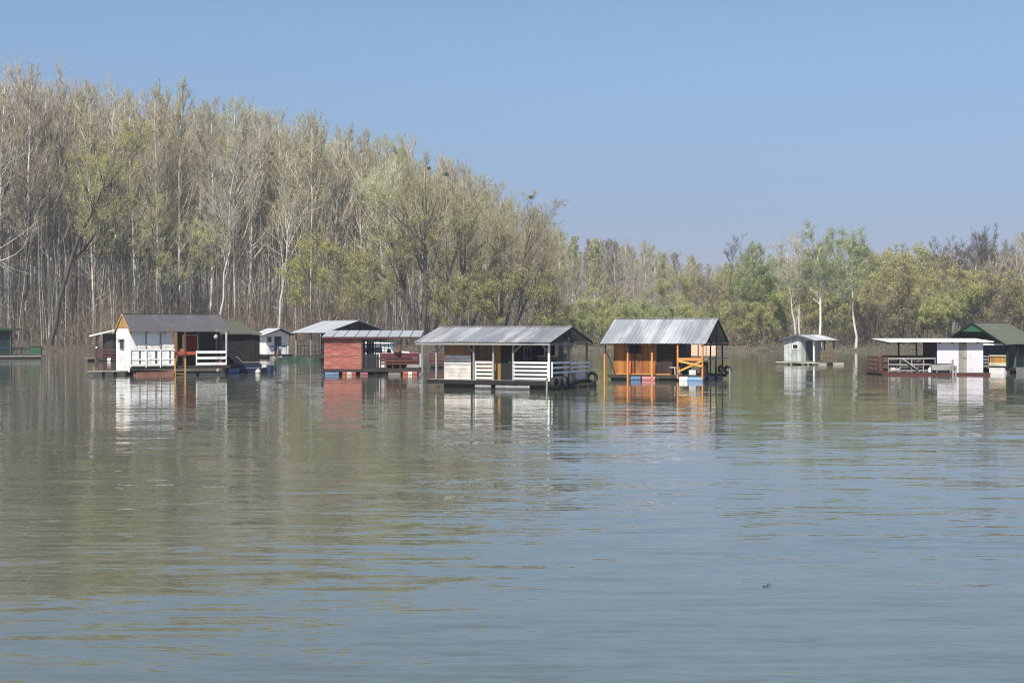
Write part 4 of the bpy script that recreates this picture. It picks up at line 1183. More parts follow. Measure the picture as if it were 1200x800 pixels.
# ================= orange houseboat
h = House('houseboat', 'orange boarded houseboat with steep corrugated tin roof on blue and white drums', 826, 446.5, 17)
D = h.y(852); zd = h.z(440); ze = h.z(403.0); zr = h.z(373.3, 0, D / 2)
xl = h.x(711)
h.deck(xl, .05, 0, D, zd, 'darkdeck')
h.gable_roof(h.x(703, -.2), .12, -.2, D + .2, ze, zr, 'tin', 30, .022)
h.gable(h.x(716), .2, D - .2, ze, zr - .12, 'dkbrown', face=-1)
yf = .62
xa, xb2, xe = h.x(719.5, yf), h.x(769.5, yf), h.x(787, yf)
zt = ze + .25
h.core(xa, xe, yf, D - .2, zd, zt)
wx0, wx1 = h.x(737.5, yf), h.x(750, yf); wz0, wz1 = h.z(414, -3, yf), h.z(404, -3, yf)
h.wallx(xa, xb2, yf, zd, zt, 'orange', .15, holes=[(wx0, wx1, wz0, wz1)])
h.window((wx0, yf, wz0), (1, 0, 0), wx1 - wx0, wz1 - wz0, 'dkbrown', 1)
h.wallx(xb2 + .01, xe, yf + .03, zd, zt, 'dkbrown', .13)
h.door((h.x(774, yf), yf + .03, zd + .02), (1, 0, 0), .62, 1.72, 'dkbrown')
h.wally(xa, yf, D - .2, zd, zt, 'orange', -1); h.wally(xe, yf, D - .2, zd, zt, 'brown', 1)
h.part('kick_rail', MB().box(xa, xe, yf - .2, yf - .05, zd + .002, zd + .06), 'orangepost')
# posts
for px, top in ((709, 415), (736, 414), (764.5, 413.5)):
    h.part('float_post', MB().box(h.x(px) - .05, h.x(px) + .05, -.08, .02, -1.2, h.z(top)), 'orangepost')
    h.post(h.x(px), .06, h.z(top) - .3, ze - .02, 'dkbrown', .06)
h.post(h.x(740), yf - .1, zd, zt - .2, 'dkbrown', .05, 'drain_pipe')
h.part('brace', MB().beam((h.x(710), .1, h.z(412)), (h.x(719), .3, zd), .06), 'dkbrown')
for px in (794.5, 823.5): h.part('post', MB().box(h.x(px) - .045, h.x(px) + .045, -.08, .01, .12, ze - .01), 'orangepost')
xp0, xp1 = h.x(794.5), h.x(823.5)
h.part('railing', MB().beam((xp0, -.1, h.z(421)), (xp1, -.1, h.z(421)), .05, .16).beam((xp0, -.1, h.z(436)), (xp1, -.1, h.z(422.5)), .05, .11).beam((xp0 + .06, -.12, h.z(423)), (xp1, -.12, h.z(429)), .04, .11), 'orangepost')
for yy in (h.y(833), h.y(847)): h.post(-.02, yy, zd, ze - .02, 'dkbrown', .07)
h.post(.0, D / 2, zd, zr - .2, 'dkbrown', .05)
h.part('tie_beam', MB().beam((0, -.1, ze - .05), (0, D + .1, ze - .05), .07, .09), 'dkbrown')
h.part('side_rail', MB().beam((.0, .1, h.z(420.5)), (.0, D, h.z(420.5)), .3, .045), 'greywood')
# wind screen boards on the far side of the porch, and a blue door leaf
yb = D + 1.3; zq0, zq1 = h.z(417, -1, yb), h.z(404, -1, yb)
h.part('rear_deck', MB().box(h.x(800, yb), h.x(842, yb), D + .01, yb + .25, zd - .1, zd - .02), 'darkdeck')
for a in (804.6, 838.4): h.post(h.x(a, yb), yb + .07, zd - .02, zq1, 'dkbrown', .07)
for a, b in ((804, 817.5), (819, 827), (828, 839)):
    h.part('screen_panel', MB().box(h.x(a, yb), h.x(b, yb), yb, yb + .03, zq0, zq1), 'cream')
h.part('door', MB().boards((xe + .04, yf + .9, zd), (1, 0, 0), (0, 0, 1), .62, 1.75, .16), 'dkblue')
h.part('lean_to_roof', MB().hexa([(.15, D - 1.3, ze + .02), (1.05, D - 1.3, ze - .02), (1.05, D + .4, ze - .02), (.15, D + .4, ze + .02), (.15, D - 1.3, ze + .06), (1.05, D - 1.3, ze + .02), (1.05, D + .4, ze + .02), (.15, D + .4, ze + .06)]), 'brown')
for a, b, m in ((739.5, 751, 'blue'), (752.5, 768, 'pink'), (796, 806, 'plastic'), (806.5, 824, 'paleblue')): h.barrel((h.x(a), .12, .07), (h.x(b), .12, .07), .19, m)
for a, b in ((715, 734), (771, 792)): h.barrel((h.x(a), .3, .05), (h.x(b), .3, .05), .2, 'black')
for k in range(2): h.barrel((-.1, .5 + k * 1.6, .1), (-.1, 1.6 + k * 1.6, .1), .22, 'dkblue')
tyre(h, 'black tyre fender at the right end of the orange houseboat', .12, D - .3, .55, (.3, -1, 0), .17, .08)
tyre(h, 'black tyre leaning on the deck edge at the right end of the orange houseboat', .1, D - 1.6, .62, (1, -.4, 0), .17, .08)
table(h, 'pale table laid on the porch behind the orange cross rail', h.x(812, 1.4), 1.5, zd, 1.4, .8, .74, 'greywood')
loose(h, 'barrel', 'dark red barrel on the porch corner of the orange houseboat', 'barrel', MB().barrel((0, 0, 0), (0, 0, .75), .24), 'dkmaroon', -.35, 1.0, zd)
chair(h, 'white garden chair just left of the orange cross rail', h.x(790, .7), .75, zd, 1.2, 'plastic')
loose(h, 'crate', 'low white crate under the porch table of the orange houseboat', 'crate', MB().box(-.2, .2, -.15, .15, 0, .03).boards((-.2, -.15, 0), (1, 0, 0), (0, 0, 1), .4, .28, .09, vertical=False).boards((-.2, .17, 0), (1, 0, 0), (0, 0, 1), .4, .28, .09, vertical=False).box(-.2, -.18, -.15, .15, .02, .28).box(.18, .2, -.15, .15, .02, .28), 'plastic', h.x(813, 1.2), 1.1, zd)
x_, y_ = ground_at(855, 79)
o = MB().tube((0, 0, -1.), (.02, 0, .72), .035, 8).lathe((.012, 0, .4), (.02, 0, .72), [(0, .042), (1, .042)]).build('mooring_pole', W_['greywood']); o.location = (x_, y_, 0)
tag(o, 'slim grey pole in the water right of the orange houseboat', 'pole')

# ================= white houseboat with slate grey roof
h = House('houseboat', 'white houseboat with slate grey roof, orange gable, white parapet and open porch', 152, 440, -14)
D = h.y(136.5); zd = h.z(429); ze = h.z(388.6); zr = h.z(367.8, 0, D / 2)
xr = h.x(268)
h.deck(.02, xr, -.6, D, zd, 'darkdeck')
h.gable_roof(-.06, h.x(270, -.5), -.42, D + .35, ze, zr, 'slate', 60, .014)
xw = h.x(204)
zt = ze + .1; zw0 = h.z(434)
zg = h.z(384, 0, D / 2)
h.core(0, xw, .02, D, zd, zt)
gy0, gy1 = h.y(146, 0), h.y(141.3, 0); gz0, gz1 = h.z(409.5, 0, 1.5), h.z(398, 0, 1.5)
h.wally(0, 0, D, zw0 - .1, zg, 'white', -1, .16, holes=[(min(gy0, gy1), max(gy0, gy1), gz0, gz1)])
h.window((-.018, max(gy0, gy1), gz0), (0, -1, 0), abs(gy1 - gy0), gz1 - gz0, 'greywood', 1)
h.part('window_hood', MB().box(-.16, -.023, min(gy0, gy1) - .1, max(gy0, gy1) + .5, gz1 + .02, gz1 + .05), 'yellow')
wd = D
mb = MB().boards((-.03, D + .2, zg), (0, -1, 0), (0, 0, 1), D + .4, zr - zg, .12, top=lambda a: max(.01, min(zr - zg - .06, (zr - ze) * (1 - abs(a - (D / 2 + .2)) / (D / 2 + .38)) - (zg - ze) - .03)))
h.part('gable', mb, 'yellow')
h.part('barge_board', MB().beam((-.09, -.42, ze - .05), (-.09, D / 2 - .03, zr - .05), .03, .13).beam((-.09, D + .35, ze - .05), (-.09, D / 2 - .03, zr - .05), .03, .13), 'yellow')
h.wallx(0, xw, 0, zd, zt, 'white', .5, name='wall')
h.wally(xw, .02, D, zd, zt, 'brown', 1)
for px in (171, 188): h.part('batten', MB().box(h.x(px) - .04, h.x(px) + .04, -.06, -.024, zd, ze - .05), 'greywood')
# white parapet with upright slots, in front of the wall
yq = -.55
for a, b in ((152.8, 163), (165.2, 181.7), (184.6, 198.4), (200.4, 204)):
    h.part('parapet_panel', MB().boards((h.x(a, yq), yq, h.z(420.6, 0, yq)), (1, 0, 0), (0, 0, 1), h.x(b, yq) - h.x(a, yq), h.z(410.5, 0, yq) - h.z(420.6, 0, yq), .3), 'white')
    h.part('parapet_panel', MB().boards((h.x(a, yq), yq, h.z(427, 0, yq)), (1, 0, 0), (0, 0, 1), h.x(b, yq) - h.x(a, yq), h.z(421.6, 0, yq) - h.z(427, 0, yq), .3), 'white')
for a, b in ((163.1, 165.1), (181.8, 184.5), (198.5, 200.3)):  # dark strips painting the shade seen through the parapet slots
    h.part('slot_shade_strip', MB().box(h.x(a, yq), h.x(b, yq), yq + .004, yq + .03, h.z(426.5, 0, yq), h.z(411, 0, yq)), 'sagedark')
xq0, xq1 = h.x(152.3, yq), h.x(205, yq)
for py in (410, 421.2): h.part('parapet_rail', MB().box(xq0, xq1, yq - .05, yq - .024, h.z(py, 0, yq) - .035, h.z(py, 0, yq) + .035), 'white')
for px in (152.6, 171, 187.8): h.part('parapet_post', MB().box(h.x(px, yq) - .03, h.x(px, yq) + .03, yq - .085, yq - .052, h.z(431, 0, yq), h.z(409.5, 0, yq)), 'white')
h.part('edge_board', MB().box(0, xw, yq - .04, yq, h.z(432), zd - .003), 'teal')
h.part('pontoon', MB().box(h.x(161, -.75), h.x(204.5, -.75), -.75, D - .2, -.3, h.z(435.8)), 'rust')
h.part('pontoon', MB().box(h.x(206), h.x(266), -.3, D - .2, -.3, h.z(437.5)), 'black')
# porch on the right: ochre posts, back wall with a red curtain, brown rail, white railing
yb = 1.6
h.wallx(xw + .05, xr - .1, yb, zd, zt, 'shade', .16, holes=[(h.x(216, yb), h.x(231, yb), h.z(413, 3, yb), h.z(392, 3, yb))])
cr = MB()
n = 22; ca, cb = h.x(216, yb) + .02, h.x(231, yb) - .02
for i in range(n):
    a = ca + (cb - ca) * i / n; b = ca + (cb - ca) * (i + 1) / n
    d0 = .04 * math.sin(i * 1.9); d1 = .04 * math.sin((i + 1) * 1.9)
    z0, z1 = h.z(412, 3, yb), h.z(392.5, 3, yb)
    cr.hexa([(a, yb + d0, z0), (b, yb + d1, z0), (b, yb + d1 + .01, z0), (a, yb + d0 + .01, z0), (a, yb + d0, z1), (b, yb + d1, z1), (b, yb + d1 + .01, z1), (a, yb + d0 + .01, z1)])
h.part('curtain', cr, 'curtain')
h.part('window_post', MB().box(h.x(233, yb) - .08, h.x(233, yb) + .02, yb - .05, yb - .023, zd, zt), 'greywood')
h.part('post', MB().box(h.x(206, -.4) - .08, h.x(206, -.4) + .08, -.48, -.34, zd, ze - .02), 'honey')
for px in (217, 265): h.post(h.x(px, -.4), -.42, zd, ze - .02, 'brown' if px == 217 else 'offwhite', .09)
h.post(h.x(254, 1.2), 1.3, zd, ze, 'greywood', .1)
h.part('porch_rail', MB().box(h.x(207, -.4), h.x(230, -.4), -.44, -.40, h.z(416), h.z(412)), 'orangedrum')
h.part('porch_panel', MB().boards((h.x(208.5, -.3), -.3, h.z(418)), (1, 0, 0), (0, 0, 1), h.x(216, -.3) - h.x(208.5, -.3), h.z(409) - h.z(418), .1), 'orangedrum')
h.rail((h.x(230.5, -.5), -.5), (h.x(265.5, -.5), -.5), h.z(428.5), h.z(411.4), 3, 'white', .17)
for px in (205, 217):
    h.part('ladder_rail', MB().beam((h.x(px, -.7), -.7, -.6), (h.x(px, -.6), -.62, h.z(420)), .09), 'yellow')
h.part('ladder_rung', MB().beam((h.x(205, -.7), -.68, .1), (h.x(217, -.7), -.68, .1), .05), 'yellow')
for a, b in ((208, 228), (232, 262)): h.barrel((h.x(a), -.2, .0), (h.x(b), -.2, .0), .16, 'foam')
# plank jetty at the left
j0, j1 = h.y(112, -.02), .25
mb = MB()
for i in range(9): mb.box(-2.35 + i * .26, -2.35 + i * .26 + .24, .25, 1.5, h.z(434.5) - .05, h.z(434.5))
h.part('jetty', mb, 'deck')
for k in range(3): h.part('float_block', MB().box(-2.2 + k * .75, -1.7 + k * .75, .4, 1.3, -.15, h.z(434.5) - .055), 'foam')
table(h, 'brown table on the open porch of the white houseboat', h.x(222, .5), .6, zd, 1.1, .7, .72, 'brown')
chair(h, 'dark wooden chair behind the white railing of the slate roofed houseboat', h.x(240, .4), .5, zd, .4, 'dkbrown')
mb = MB().ring((0, 0, 0), (0, 1, 0), .16, .03, 18, 6)
for i in range(5): mb.beam((-.16 + i * .08, 0, -.12), (-.16 + i * .08, 0, .12), .02)
loose(h, 'wicker_lantern', 'small pale hanging lantern under the right eave of the slate roof', 'lantern', MB().ball((0, 0, 0), .14, 10, 8, 1.2).tube((0, 0, .15), (0, 0, .28), .012), 'foam', h.x(253, -.3), -.3, ze - .34)
loose(h, 'bucket', 'yellow bucket behind the lowest white rail board of the slate roofed houseboat', 'bucket', MB().lathe((0, 0, 0), (0, 0, .3), [(0, .11), (.95, .15), (.95, .165), (1, .165)]), 'yellow', h.x(258, -.2), -.15, zd)

# ================= dark boarded houseboat with mossy hipped roof
h = House('houseboat', 'black boarded houseboat with mossy hipped roof beside the slate roofed one', 304, 436, -6)
xr = 0.; xl = h.x(258); D = 3.4
h2 = h
zd = h.z(427); ze = h.z(391.6); zr = h.z(377.4, 0, D / 2)
zt = ze - .02
xl = h.x(262)
h.deck(xl, .1, -.5, D, zd, 'darkdeck')
mb = MB(); e = .28
x0, x1, y0, y1 = xl - 1.0, h.x(307, -.3), -.3, D + .3; rx = h.x(279, D / 2); ym = D / 2; t = .06
mb.hexa([(x0, y0, ze), (x1, y0, ze), (rx, ym, zr), (x0, ym, zr), (x0, y0, ze + t), (x1, y0, ze + t), (rx, ym, zr + t), (x0, ym, zr + t)])
mb.hexa([(x0, ym, zr), (rx, ym, zr), (x1, y1, ze), (x0, y1, ze), (x0, ym, zr + t), (rx, ym, zr + t), (x1, y1, ze + t), (x0, y1, ze + t)])
mb.add([(x1, y0, ze), (x1, y1, ze), (rx, ym, zr), (x1, y0, ze + t), (x1, y1, ze + t), (rx + .002, ym, zr + t)], [(0, 1, 2), (3, 4, 5), (0, 1, 4, 3)])
h.part('roof', mb, 'moss')
h.core(xl, .0, 0, D, zd, zt)
wx0, wx1 = h.x(267), h.x(276); wz0, wz1 = h.z(412), h.z(400)
h.wallx(xl, 0, 0, zd, zt, 'black', .16, holes=[(wx0, wx1, wz0, wz1)])
h.window((wx0, 0, wz0), (1, 0, 0), wx1 - wx0, wz1 - wz0, 'black', 1)
h.wally(0, 0, D, zd, zt, 'black', 1); h.wally(xl, 0, D, zd, zt, 'black', -1)
h.door((h.x(286), -.022, zd + .02), (1, 0, 0), .75, 1.7, 'black')
# tubular railing
a0, a1, a2 = h.x(275, -.5), h.x(284, -.5), h.x(305, -.5)
z0, z1, z2 = zd, h.z(418, 0, -.5), h.z(424.5, 0, -.5)
h.part('handrail', MB().tube((a0, -.5, z0), (a0, -.5, z1), .025).tube((a0, -.5, z1), (a0 + .18, -.5, z1), .025).tube((a0 + .18, -.5, z1), (a1, -.5, z2), .025).tube((a1, -.5, z2), (a2, -.5, z2), .025).tube((a2, -.5, z2), (a2, -.5, z0), .025), 'greywood')
h.part('edge_board', MB().box(h.x(272, -.5), .1, -.56, -.51, zd - .35, zd + .05), 'dkblue')
h.part('pontoon', MB().box(xl + .2, -.1, -.1, D - .1, -.2, zd - .2), 'black')
# things floating before it
bt = thing('rowing_boat', 'small dark blue rowing boat with pale bow before the black mossy roofed houseboat', 'rowing boat', h.world(h.x(292, -1.6), -1.6, -.06), h.a + .05)
bt.scale = (.85, .85, .8)
hull(2.9, 1.1, .46, .4).build('hull', W_['dkblue'], bt)
MB().box(-.35, -.12, -.45, .45, .28, .31).build('seat', W_['greywood'], bt)
MB().box(.55, .75, -.4, .4, .28, .31).build('seat', W_['greywood'], bt)
MB().tube((-.9, .2, .45), (1.2, -.1, .5), .02).box(1.15, 1.5, -.17, -.03, .49, .51).build('oar', W_['greywood'], bt)
loose(h, 'buoy', 'cream round buoy floating before the black mossy roofed houseboat', 'buoy', MB().ball((0, 0, 0), .19).tube((0, 0, .17), (0, 0, .25), .03), 'creamfloat', h.x(302.5, -2.3), -2.3, .08, smooth=True)
loose(h, 'barrel', 'pale blue drum floating at the left end of the small rowing boat', 'barrel', MB().barrel((-.35, 0, 0), (.35, 0, .04), .2), 'paleblue', h.x(274, -2.1), -2.1, .08)
loose(h, 'barrel', 'upright dark blue drum in the water, rightmost by the black houseboat', 'barrel', MB().barrel((0, 0, 0), (.05, 0, .62), .26), 'dkblue', h.x(316, -1.0), -1.0, -.12)
loose(h, 'plank', 'pale plank slanting from the porch corner down to the water', 'plank', MB().beam((-.4, 0, 0), (.45, 0, .35), .12, .03), 'greywood', h.x(259, -1.6), -1.6, .02)

# ================= red houseboat
h = House('houseboat', 'worn red boarded houseboat with long pale sheet metal roof and maroon porch railing', 424, 439, 4)
D = 3.0; zd = h.z(432); ze = h.z(394.6); zr = h.z(387.0, 0, D)
xl, xR = h.x(380), h.x(491)
h.deck(xl, h.x(494), 0, D, zd, 'darkdeck')
mb = MB()
x0, x1 = h.x(377, -.25), h.x(494, -.25); n = 9
for i in range(n):
    a, b = x0 + (x1 - x0) * i / n, x0 + (x1 - x0) * (i + 1) / n - .05
    mb.sheet((a, -.25, ze), (b, -.25, ze), (b + .12, D, zr), (a + .12, D, zr), 5, .008)
rf = h.part('roof', mb, 'brighttin')
h.part('fascia', MB().box(x0 + .02, x1 - .02, -.22, -.19, ze - .12, ze - .02), 'maroon', rf)
h.part('purlin', MB().box(x0 + .1, x1, D - .1, D, zr - .14, zr - .03), 'shade', rf)
h.core(xl, -.0, 0, D, zd, ze - .03)
h.wallx(xl, 0, 0, zd - .02, ze - .02, 'red', .17, vertical=False)
h.wally(0, 0, D, zd - .02, ze - .02, 'maroon', 1); h.wally(xl, 0, D, zd - .02, ze - .02, 'red', -1, vertical=False)
h.part('corner_post', MB().box(-.03, .05, -.05, .06, zd, ze - .03), 'brown')
h.part('roof_boarding', MB().hexa([(x0 + .05, -.2, ze - .09), (x1 - .05, -.2, ze - .09), (x1 + .05, D - .05, zr - .09), (x0 + .15, D - .05, zr - .09), (x0 + .05, -.2, ze - .03), (x1 - .05, -.2, ze - .03), (x1 + .05, D - .05, zr - .03), (x0 + .15, D - .05, zr - .03)]), 'shade', rf)
# porch: mesh screen, posts, board railing
h.part('back_panel', MB().boards((.12, D - .3, zd), (1, 0, 0), (0, 0, 1), .5, 1.75, .15), 'teal')
for px in (440, 446, 451, 455, 470, 491): h.post(h.x(px, .1 if px > 455 else 1.2), .1 if px > 455 else 1.2, zd, ze + .1 if px <= 455 else ze - .01, 'shade', .045 if px < 456 else .06)
for py in (409, 412.5): h.part('wire_rail', MB().beam((h.x(440, 1.2), 1.2, h.z(py)), (h.x(456, 1.2), 1.2, h.z(py)), .04), 'shade')
rx0, rx1 = h.x(445), h.x(491)
mb = MB()
for z0, z1 in ((414.3, 419.6), (420.8, 424), (425.2, 427)): mb.box(rx0, rx1, -.02, .01, h.z(z1), h.z(z0))
for px in (446, 453, 460, 469, 476, 490): mb.box(h.x(px) - .04, h.x(px) + .04, .012, .07, zd, h.z(415))
h.part('railing', mb, 'maroon')
h.part('rail_board', MB().box(h.x(477), rx1, -.045, -.022, h.z(430.8), h.z(426.9)), 'greywood')
h.part('rail_cap', MB().box(rx0 - .05, rx1 + .05, -.05, .09, h.z(414.2), h.z(413.4)), 'pink')
h.part('deck_box', MB().boards((rx0 + .3, 1.3, zd), (1, 0, 0), (0, 0, 1), 2.2, .62, .2).box(rx0 + .3, rx0 + 2.5, 1.32, 1.9, zd, zd + .62), 'maroon')
h.part('panel', MB().boards((.1, .05, zd), (1, 0, 0), (0, 0, 1), rx0 - .15, h.z(414.5) - zd, .16), 'black')
h.post(h.x(494.6), .0, .05, ze - .05, 'greywood', .07, 'end_post')
for a, b, m, r in ((381, 397, 'paleblue', .22), (401, 406.5, 'orangedrum', .23), (406.6, 412, 'creamfloat', .235), (412.1, 417, 'orangedrum', .23), (422, 431, 'pink', .2), (455, 469.5, 'foam', .17),
                   (472, 478, 'orangedrum', .25), (478.1, 483, 'plastic', .255), (483.1, 489, 'orangedrum', .25), (438, 443, 'black', .17), (448, 453, 'black', .17)):
    h.barrel((h.x(a), .25, .1), (h.x(b), .25, .1), r, m)
h.part('pontoon', MB().box(xl + .1, xR - .1, .6, D - .3, -.2, zd - .2), 'black')
loose(h, 'bundle', 'brown rounded bundle resting on the maroon porch railing', 'bundle', MB().ball((0, 0, 0), .27, 14, 8, .62), 'brown', h.x(466), .0, h.z(412.2), smooth=True)
x_, y_ = ground_at(496, 92)
# white cabin boat behind
cb = thing('cabin_boat', 'white cabin cruiser moored behind the maroon railing of the red houseboat', 'motor boat', (ground_at(453, 101.5)[0], 101.5, .05), -.05)
cb.scale = (.78, 1, .97)
hull(6.4, 2.2, 1.0, .42).build('hull', W_['boat'], cb)
q = MB().hexa([(-2.3, -.9, .98), (1.0, -.9, .98), (1.0, .9, .98), (-2.3, .9, .98), (-2.1, -.75, 2.0), (.25, -.75, 1.95), (.25, .75, 1.95), (-2.1, .75, 2.0)])
cab = q.build('cabin', W_['boat'], cb)
MB().hexa([(-2.5, -.98, 2.0), (.5, -.98, 1.96), (.5, .98, 1.96), (-2.5, .98, 2.0), (-2.5, -.95, 2.06), (.45, -.95, 2.02), (.45, .95, 2.02), (-2.5, .95, 2.06)]).build('cabin_roof', W_['boat'], cb)
ow = MB().lathe((.38, -.905, 1.38), (.38, -.80, 1.42), [(0, .2), (1, .2)], 18).build('porthole', W_['glass'], cab)
ow = MB().hexa([(-1.9, -.88, 1.3), (-.2, -.88, 1.3), (-.2, -.8, 1.3), (-1.9, -.8, 1.3), (-1.85, -.82, 1.7), (-.3, -.82, 1.7), (-.3, -.7, 1.7), (-1.85, -.7, 1.7)]).build('window', W_['glass'], cab)
MB().hexa([(1.0, -.7, .98), (2.3, -.5, .98), (2.3, .5, .98), (1.0, .7, .98), (1.05, -.62, 1.4), (2.1, -.42, 1.36), (2.1, .42, 1.36), (1.05, .62, 1.4)]).build('foredeck_cabin', W_['boat'], cb)
MB().box(1.2, 2.05, -.66, -.53, 1.12, 1.28).build('window', W_['dkblue'], cb)
MB().box(-2.9, 2.5, -1.08, -1.02, .86, .93).build('rub_rail', W_['dkblue'], cb)

# ================= big dark open boat shed behind the red houseboat
h = House('boat_shed', 'big dark open boat shed with low silver gable roof behind the red houseboat', 383, 424, 63, 'boat shed', GRP)
D = h.y(452); xl = h.x(347); zd = h.z(417); ze = h.z(390); zr = h.z(375.4, 0, D / 2)
h.deck(xl, .2, 0, D, zd, 'darkdeck')
h.gable_roof(xl - .4, .5, -.5, D + .5, ze, zr, 'brighttin', 22, .02)
h.gable(.1, .1, D - .1, ze + .1, zr - .1, 'black', face=1)
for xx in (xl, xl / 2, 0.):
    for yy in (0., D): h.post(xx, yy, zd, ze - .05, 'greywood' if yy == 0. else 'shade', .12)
h.part('wall', MB().boards((xl * .75, D * .30, zd), (1, 0, 0), (0, 0, 1), -xl * .73, 2.2, .18), 'dkgreen')
h.part('wall', MB().boards((-.05, D * .35, zd), (0, 1, 0), (0, 0, 1), D * .62, 2.15, .18), 'black')
mb = MB()
k = 9
for i in range(k): mb.box(xl + .2 + (-xl - .3) * i / (k - 1) - .035, xl + .2 + (-xl - .3) * i / (k - 1) + .035, .0, .05, zd, zd + 1.15 + .12 * math.sin(i * 2.3))
mb.box(xl + .1, -.05, .055, .09, zd + .3, zd + .38).box(xl + .1, -.05, .055, .09, zd + .85, zd + .93)
h.part('picket_fence', mb, 'darkdeck')
h.part('pontoon', MB().box(xl + .2, 0, .3, D - .3, -.2, zd - .2), 'black')
pb = thing('punt', 'long flat green punt moored left of the big dark open shed', 'punt', (*ground_at(352, 134), -.08), .08)
hull(4.4, 1.3, .50, .25).build('hull', W_['punt'], pb)
for xx in (-1.2, 0., 1.1): MB().box(xx - .12, xx + .12, -.5, .5, .3, .34).build('seat', W_['greywood'], pb)

# ================= small white hut
h = House('houseboat', 'small white hut with pale gable roof and dark door behind the black houseboat', 311.5, 419.5, 72)
D = h.y(338); xl = -3.4; zd = h.z(415); ze = h.z(392.6); zr = h.z(384.6, 0, D / 2)
h.deck(xl, .9, -.1, D + .1, zd, 'maroon')
h.gable_roof(xl - .2, .9, -.55, D + .75, ze, zr, 'brighttin', 20, .02)
h.core(xl, 0, 0, D, zd, ze)
w0, w1 = D * .08, D * .24; d0, d1 = D * .42, D * .68
h.wally(0, 0, D, zd, ze + .05, 'white', 1, .16, holes=[(w0, w1, h.z(401), h.z(394.5)), (d0, d1, zd, h.z(394))])
h.gable(.0, 0, D, ze + .06, zr - .1, 'white', face=1)
h.window((.022, w0, h.z(401)), (0, 1, 0), w1 - w0, h.z(394.5) - h.z(401), 'greywood', 1)
h.door((-.02, d0, zd), (0, 1, 0), d1 - d0, h.z(394) - zd, 'shade')
h.wallx(xl, 0, 0, zd, ze + .05, 'white', .16); h.wallx(xl, 0, D - .02, zd, ze, 'white', .16)
h.part('rail', MB().beam((.85, .1, h.z(405.5)), (.85, D * .8, h.z(405.5)), .08, .14), 'dkblue')
for yy in (.1, D * .4, D * .8): h.post(.83, yy, zd, h.z(405), 'greywood', .06, 'rail_post')
for a, m in ((.1, 'creamfloat'), (.34, 'creamfloat'), (.62, 'blue'), (.84, 'dkblue')): h.barrel((.55, D * a, .12), (.55, D * a + .75, .12), .26, m)
h.part('pontoon', MB().box(xl + .2, .3, .2, D - .2, -.2, zd - .2), 'black')
chair(h, 'white chair on the front deck of the small white hut', .45, D * .55, zd, -1.5, 'plastic')

# ================= brown cabin with white lean-to roof, behind the white houseboat
h = House('houseboat', 'dark brown cabin with slanted white lean-to roof, half hidden left of the white houseboat', 135, 423, 3)
x0 = h.x(112); zd = h.z(420); D = 3.2; xr = h.x(168)
h.deck(x0, xr, 0, D, zd, 'darkdeck')
za, zb = h.z(393.3), h.z(385.8)
xa = h.x(104.5); 
mb = MB().sheet((xa, -.2, za), (xa, D + .2, za), (h.x(137), D + .2, zb), (h.x(137), -.2, zb), 16, .02)
rf = h.part('roof', mb, 'plastic')
h.part('fascia', MB().beam((xa, -.22, za - .03), (h.x(137), -.22, zb - .03), .05, .13), 'white', rf)
cx = h.x(120.5)
h.core(cx, xr, .3, D, zd, h.z(391))
h.wallx(cx, xr, .3, zd, h.z(391), 'black', .16); h.wally(cx, .3, D, zd, h.z(391), 'dkbrown', -1)
h.door((h.x(123), .27, zd), (1, 0, 0), .75, 1.9, 'shade')
h.rail((x0, 0), (h.x(135), 0), h.z(419), h.z(409), 3, 'maroon', .17, posts=3)
h.post(x0 + .05, .1, zd, za + .1, 'maroon', .1)
h.post(x0 + .02, D - .1, zd, za + .1, 'maroon', .1)
h.part('pontoon', MB().box(x0 + .2, xr, .3, D - .3, -.2, zd - .2), 'black')
mb = MB()
for i in range(6): mb.box(h.x(98.5) + i * .18, h.x(98.5) + i * .18 + .165, -.6, .5, .24, .29)
h.part('jetty', mb, 'deck'); h.part('float_block', MB().box(h.x(103), h.x(111), -.4, .3, -.15, .235), 'shade')
h.barrel((h.x(126), -.2, .1), (h.x(130), -.2, .1), .2, 'plastic')
loose(h, 'lantern', 'small pale lamp standing on the left rail end of the brown cabin', 'lantern', MB().ball((0, 0, .1), .12).tube((0, 0, -.02), (0, 0, .05), .05), 'creamfloat', x0 + .1, 0, h.z(408.6))

# ================= green houseboat at the left edge
h = House('houseboat', 'green houseboat with flat green roof and green board railing, cut by the left edge', 48, 420, 2)
xl = h.x(-22); zd = h.z(416.4); D = 4.
h.deck(xl, 0, 0, D, zd, 'greywood', .12)
zt = h.z(387)
mb = MB().hexa([(xl, -.3, zt), (h.x(29, -.3), -.3, zt - .05), (h.x(29, D), D + .3, zt - .05), (xl, D + .3, zt), (xl, -.3, zt + .2), (h.x(22, -.3), -.3, zt + .2), (h.x(22, D), D + .3, zt + .2), (xl, D + .3, zt + .2)])
mb.hexa([(h.x(29, -.3) + .002, -.28, zt - .05), (h.x(35.5, -.3), -.28, zt - .14), (h.x(35.5, -.3), D + .3, zt - .14), (h.x(29, -.3) + .002, D + .3, zt - .05), (h.x(29, -.3) + .002, -.28, zt + .02), (h.x(35.5, -.3), -.28, zt - .08), (h.x(35.5, -.3), D + .3, zt - .08), (h.x(29, -.3) + .002, D + .3, zt + .02)])
h.part('roof', mb, 'green')
xw = h.x(11.5)
h.core(xl, xw, .3, D - .3, zd, zt)
h.wallx(xl, xw, .3, zd, zt, 'dkgreen', .2, holes=[(h.x(1), h.x(9), h.z(402), h.z(391))]); h.wally(xw, .3, D - .3, zd, zt, 'green', 1)
h.window((h.x(1), .3, h.z(402)), (1, 0, 0), h.x(9) - h.x(1), h.z(391) - h.z(402), 'dkgreen', 1)
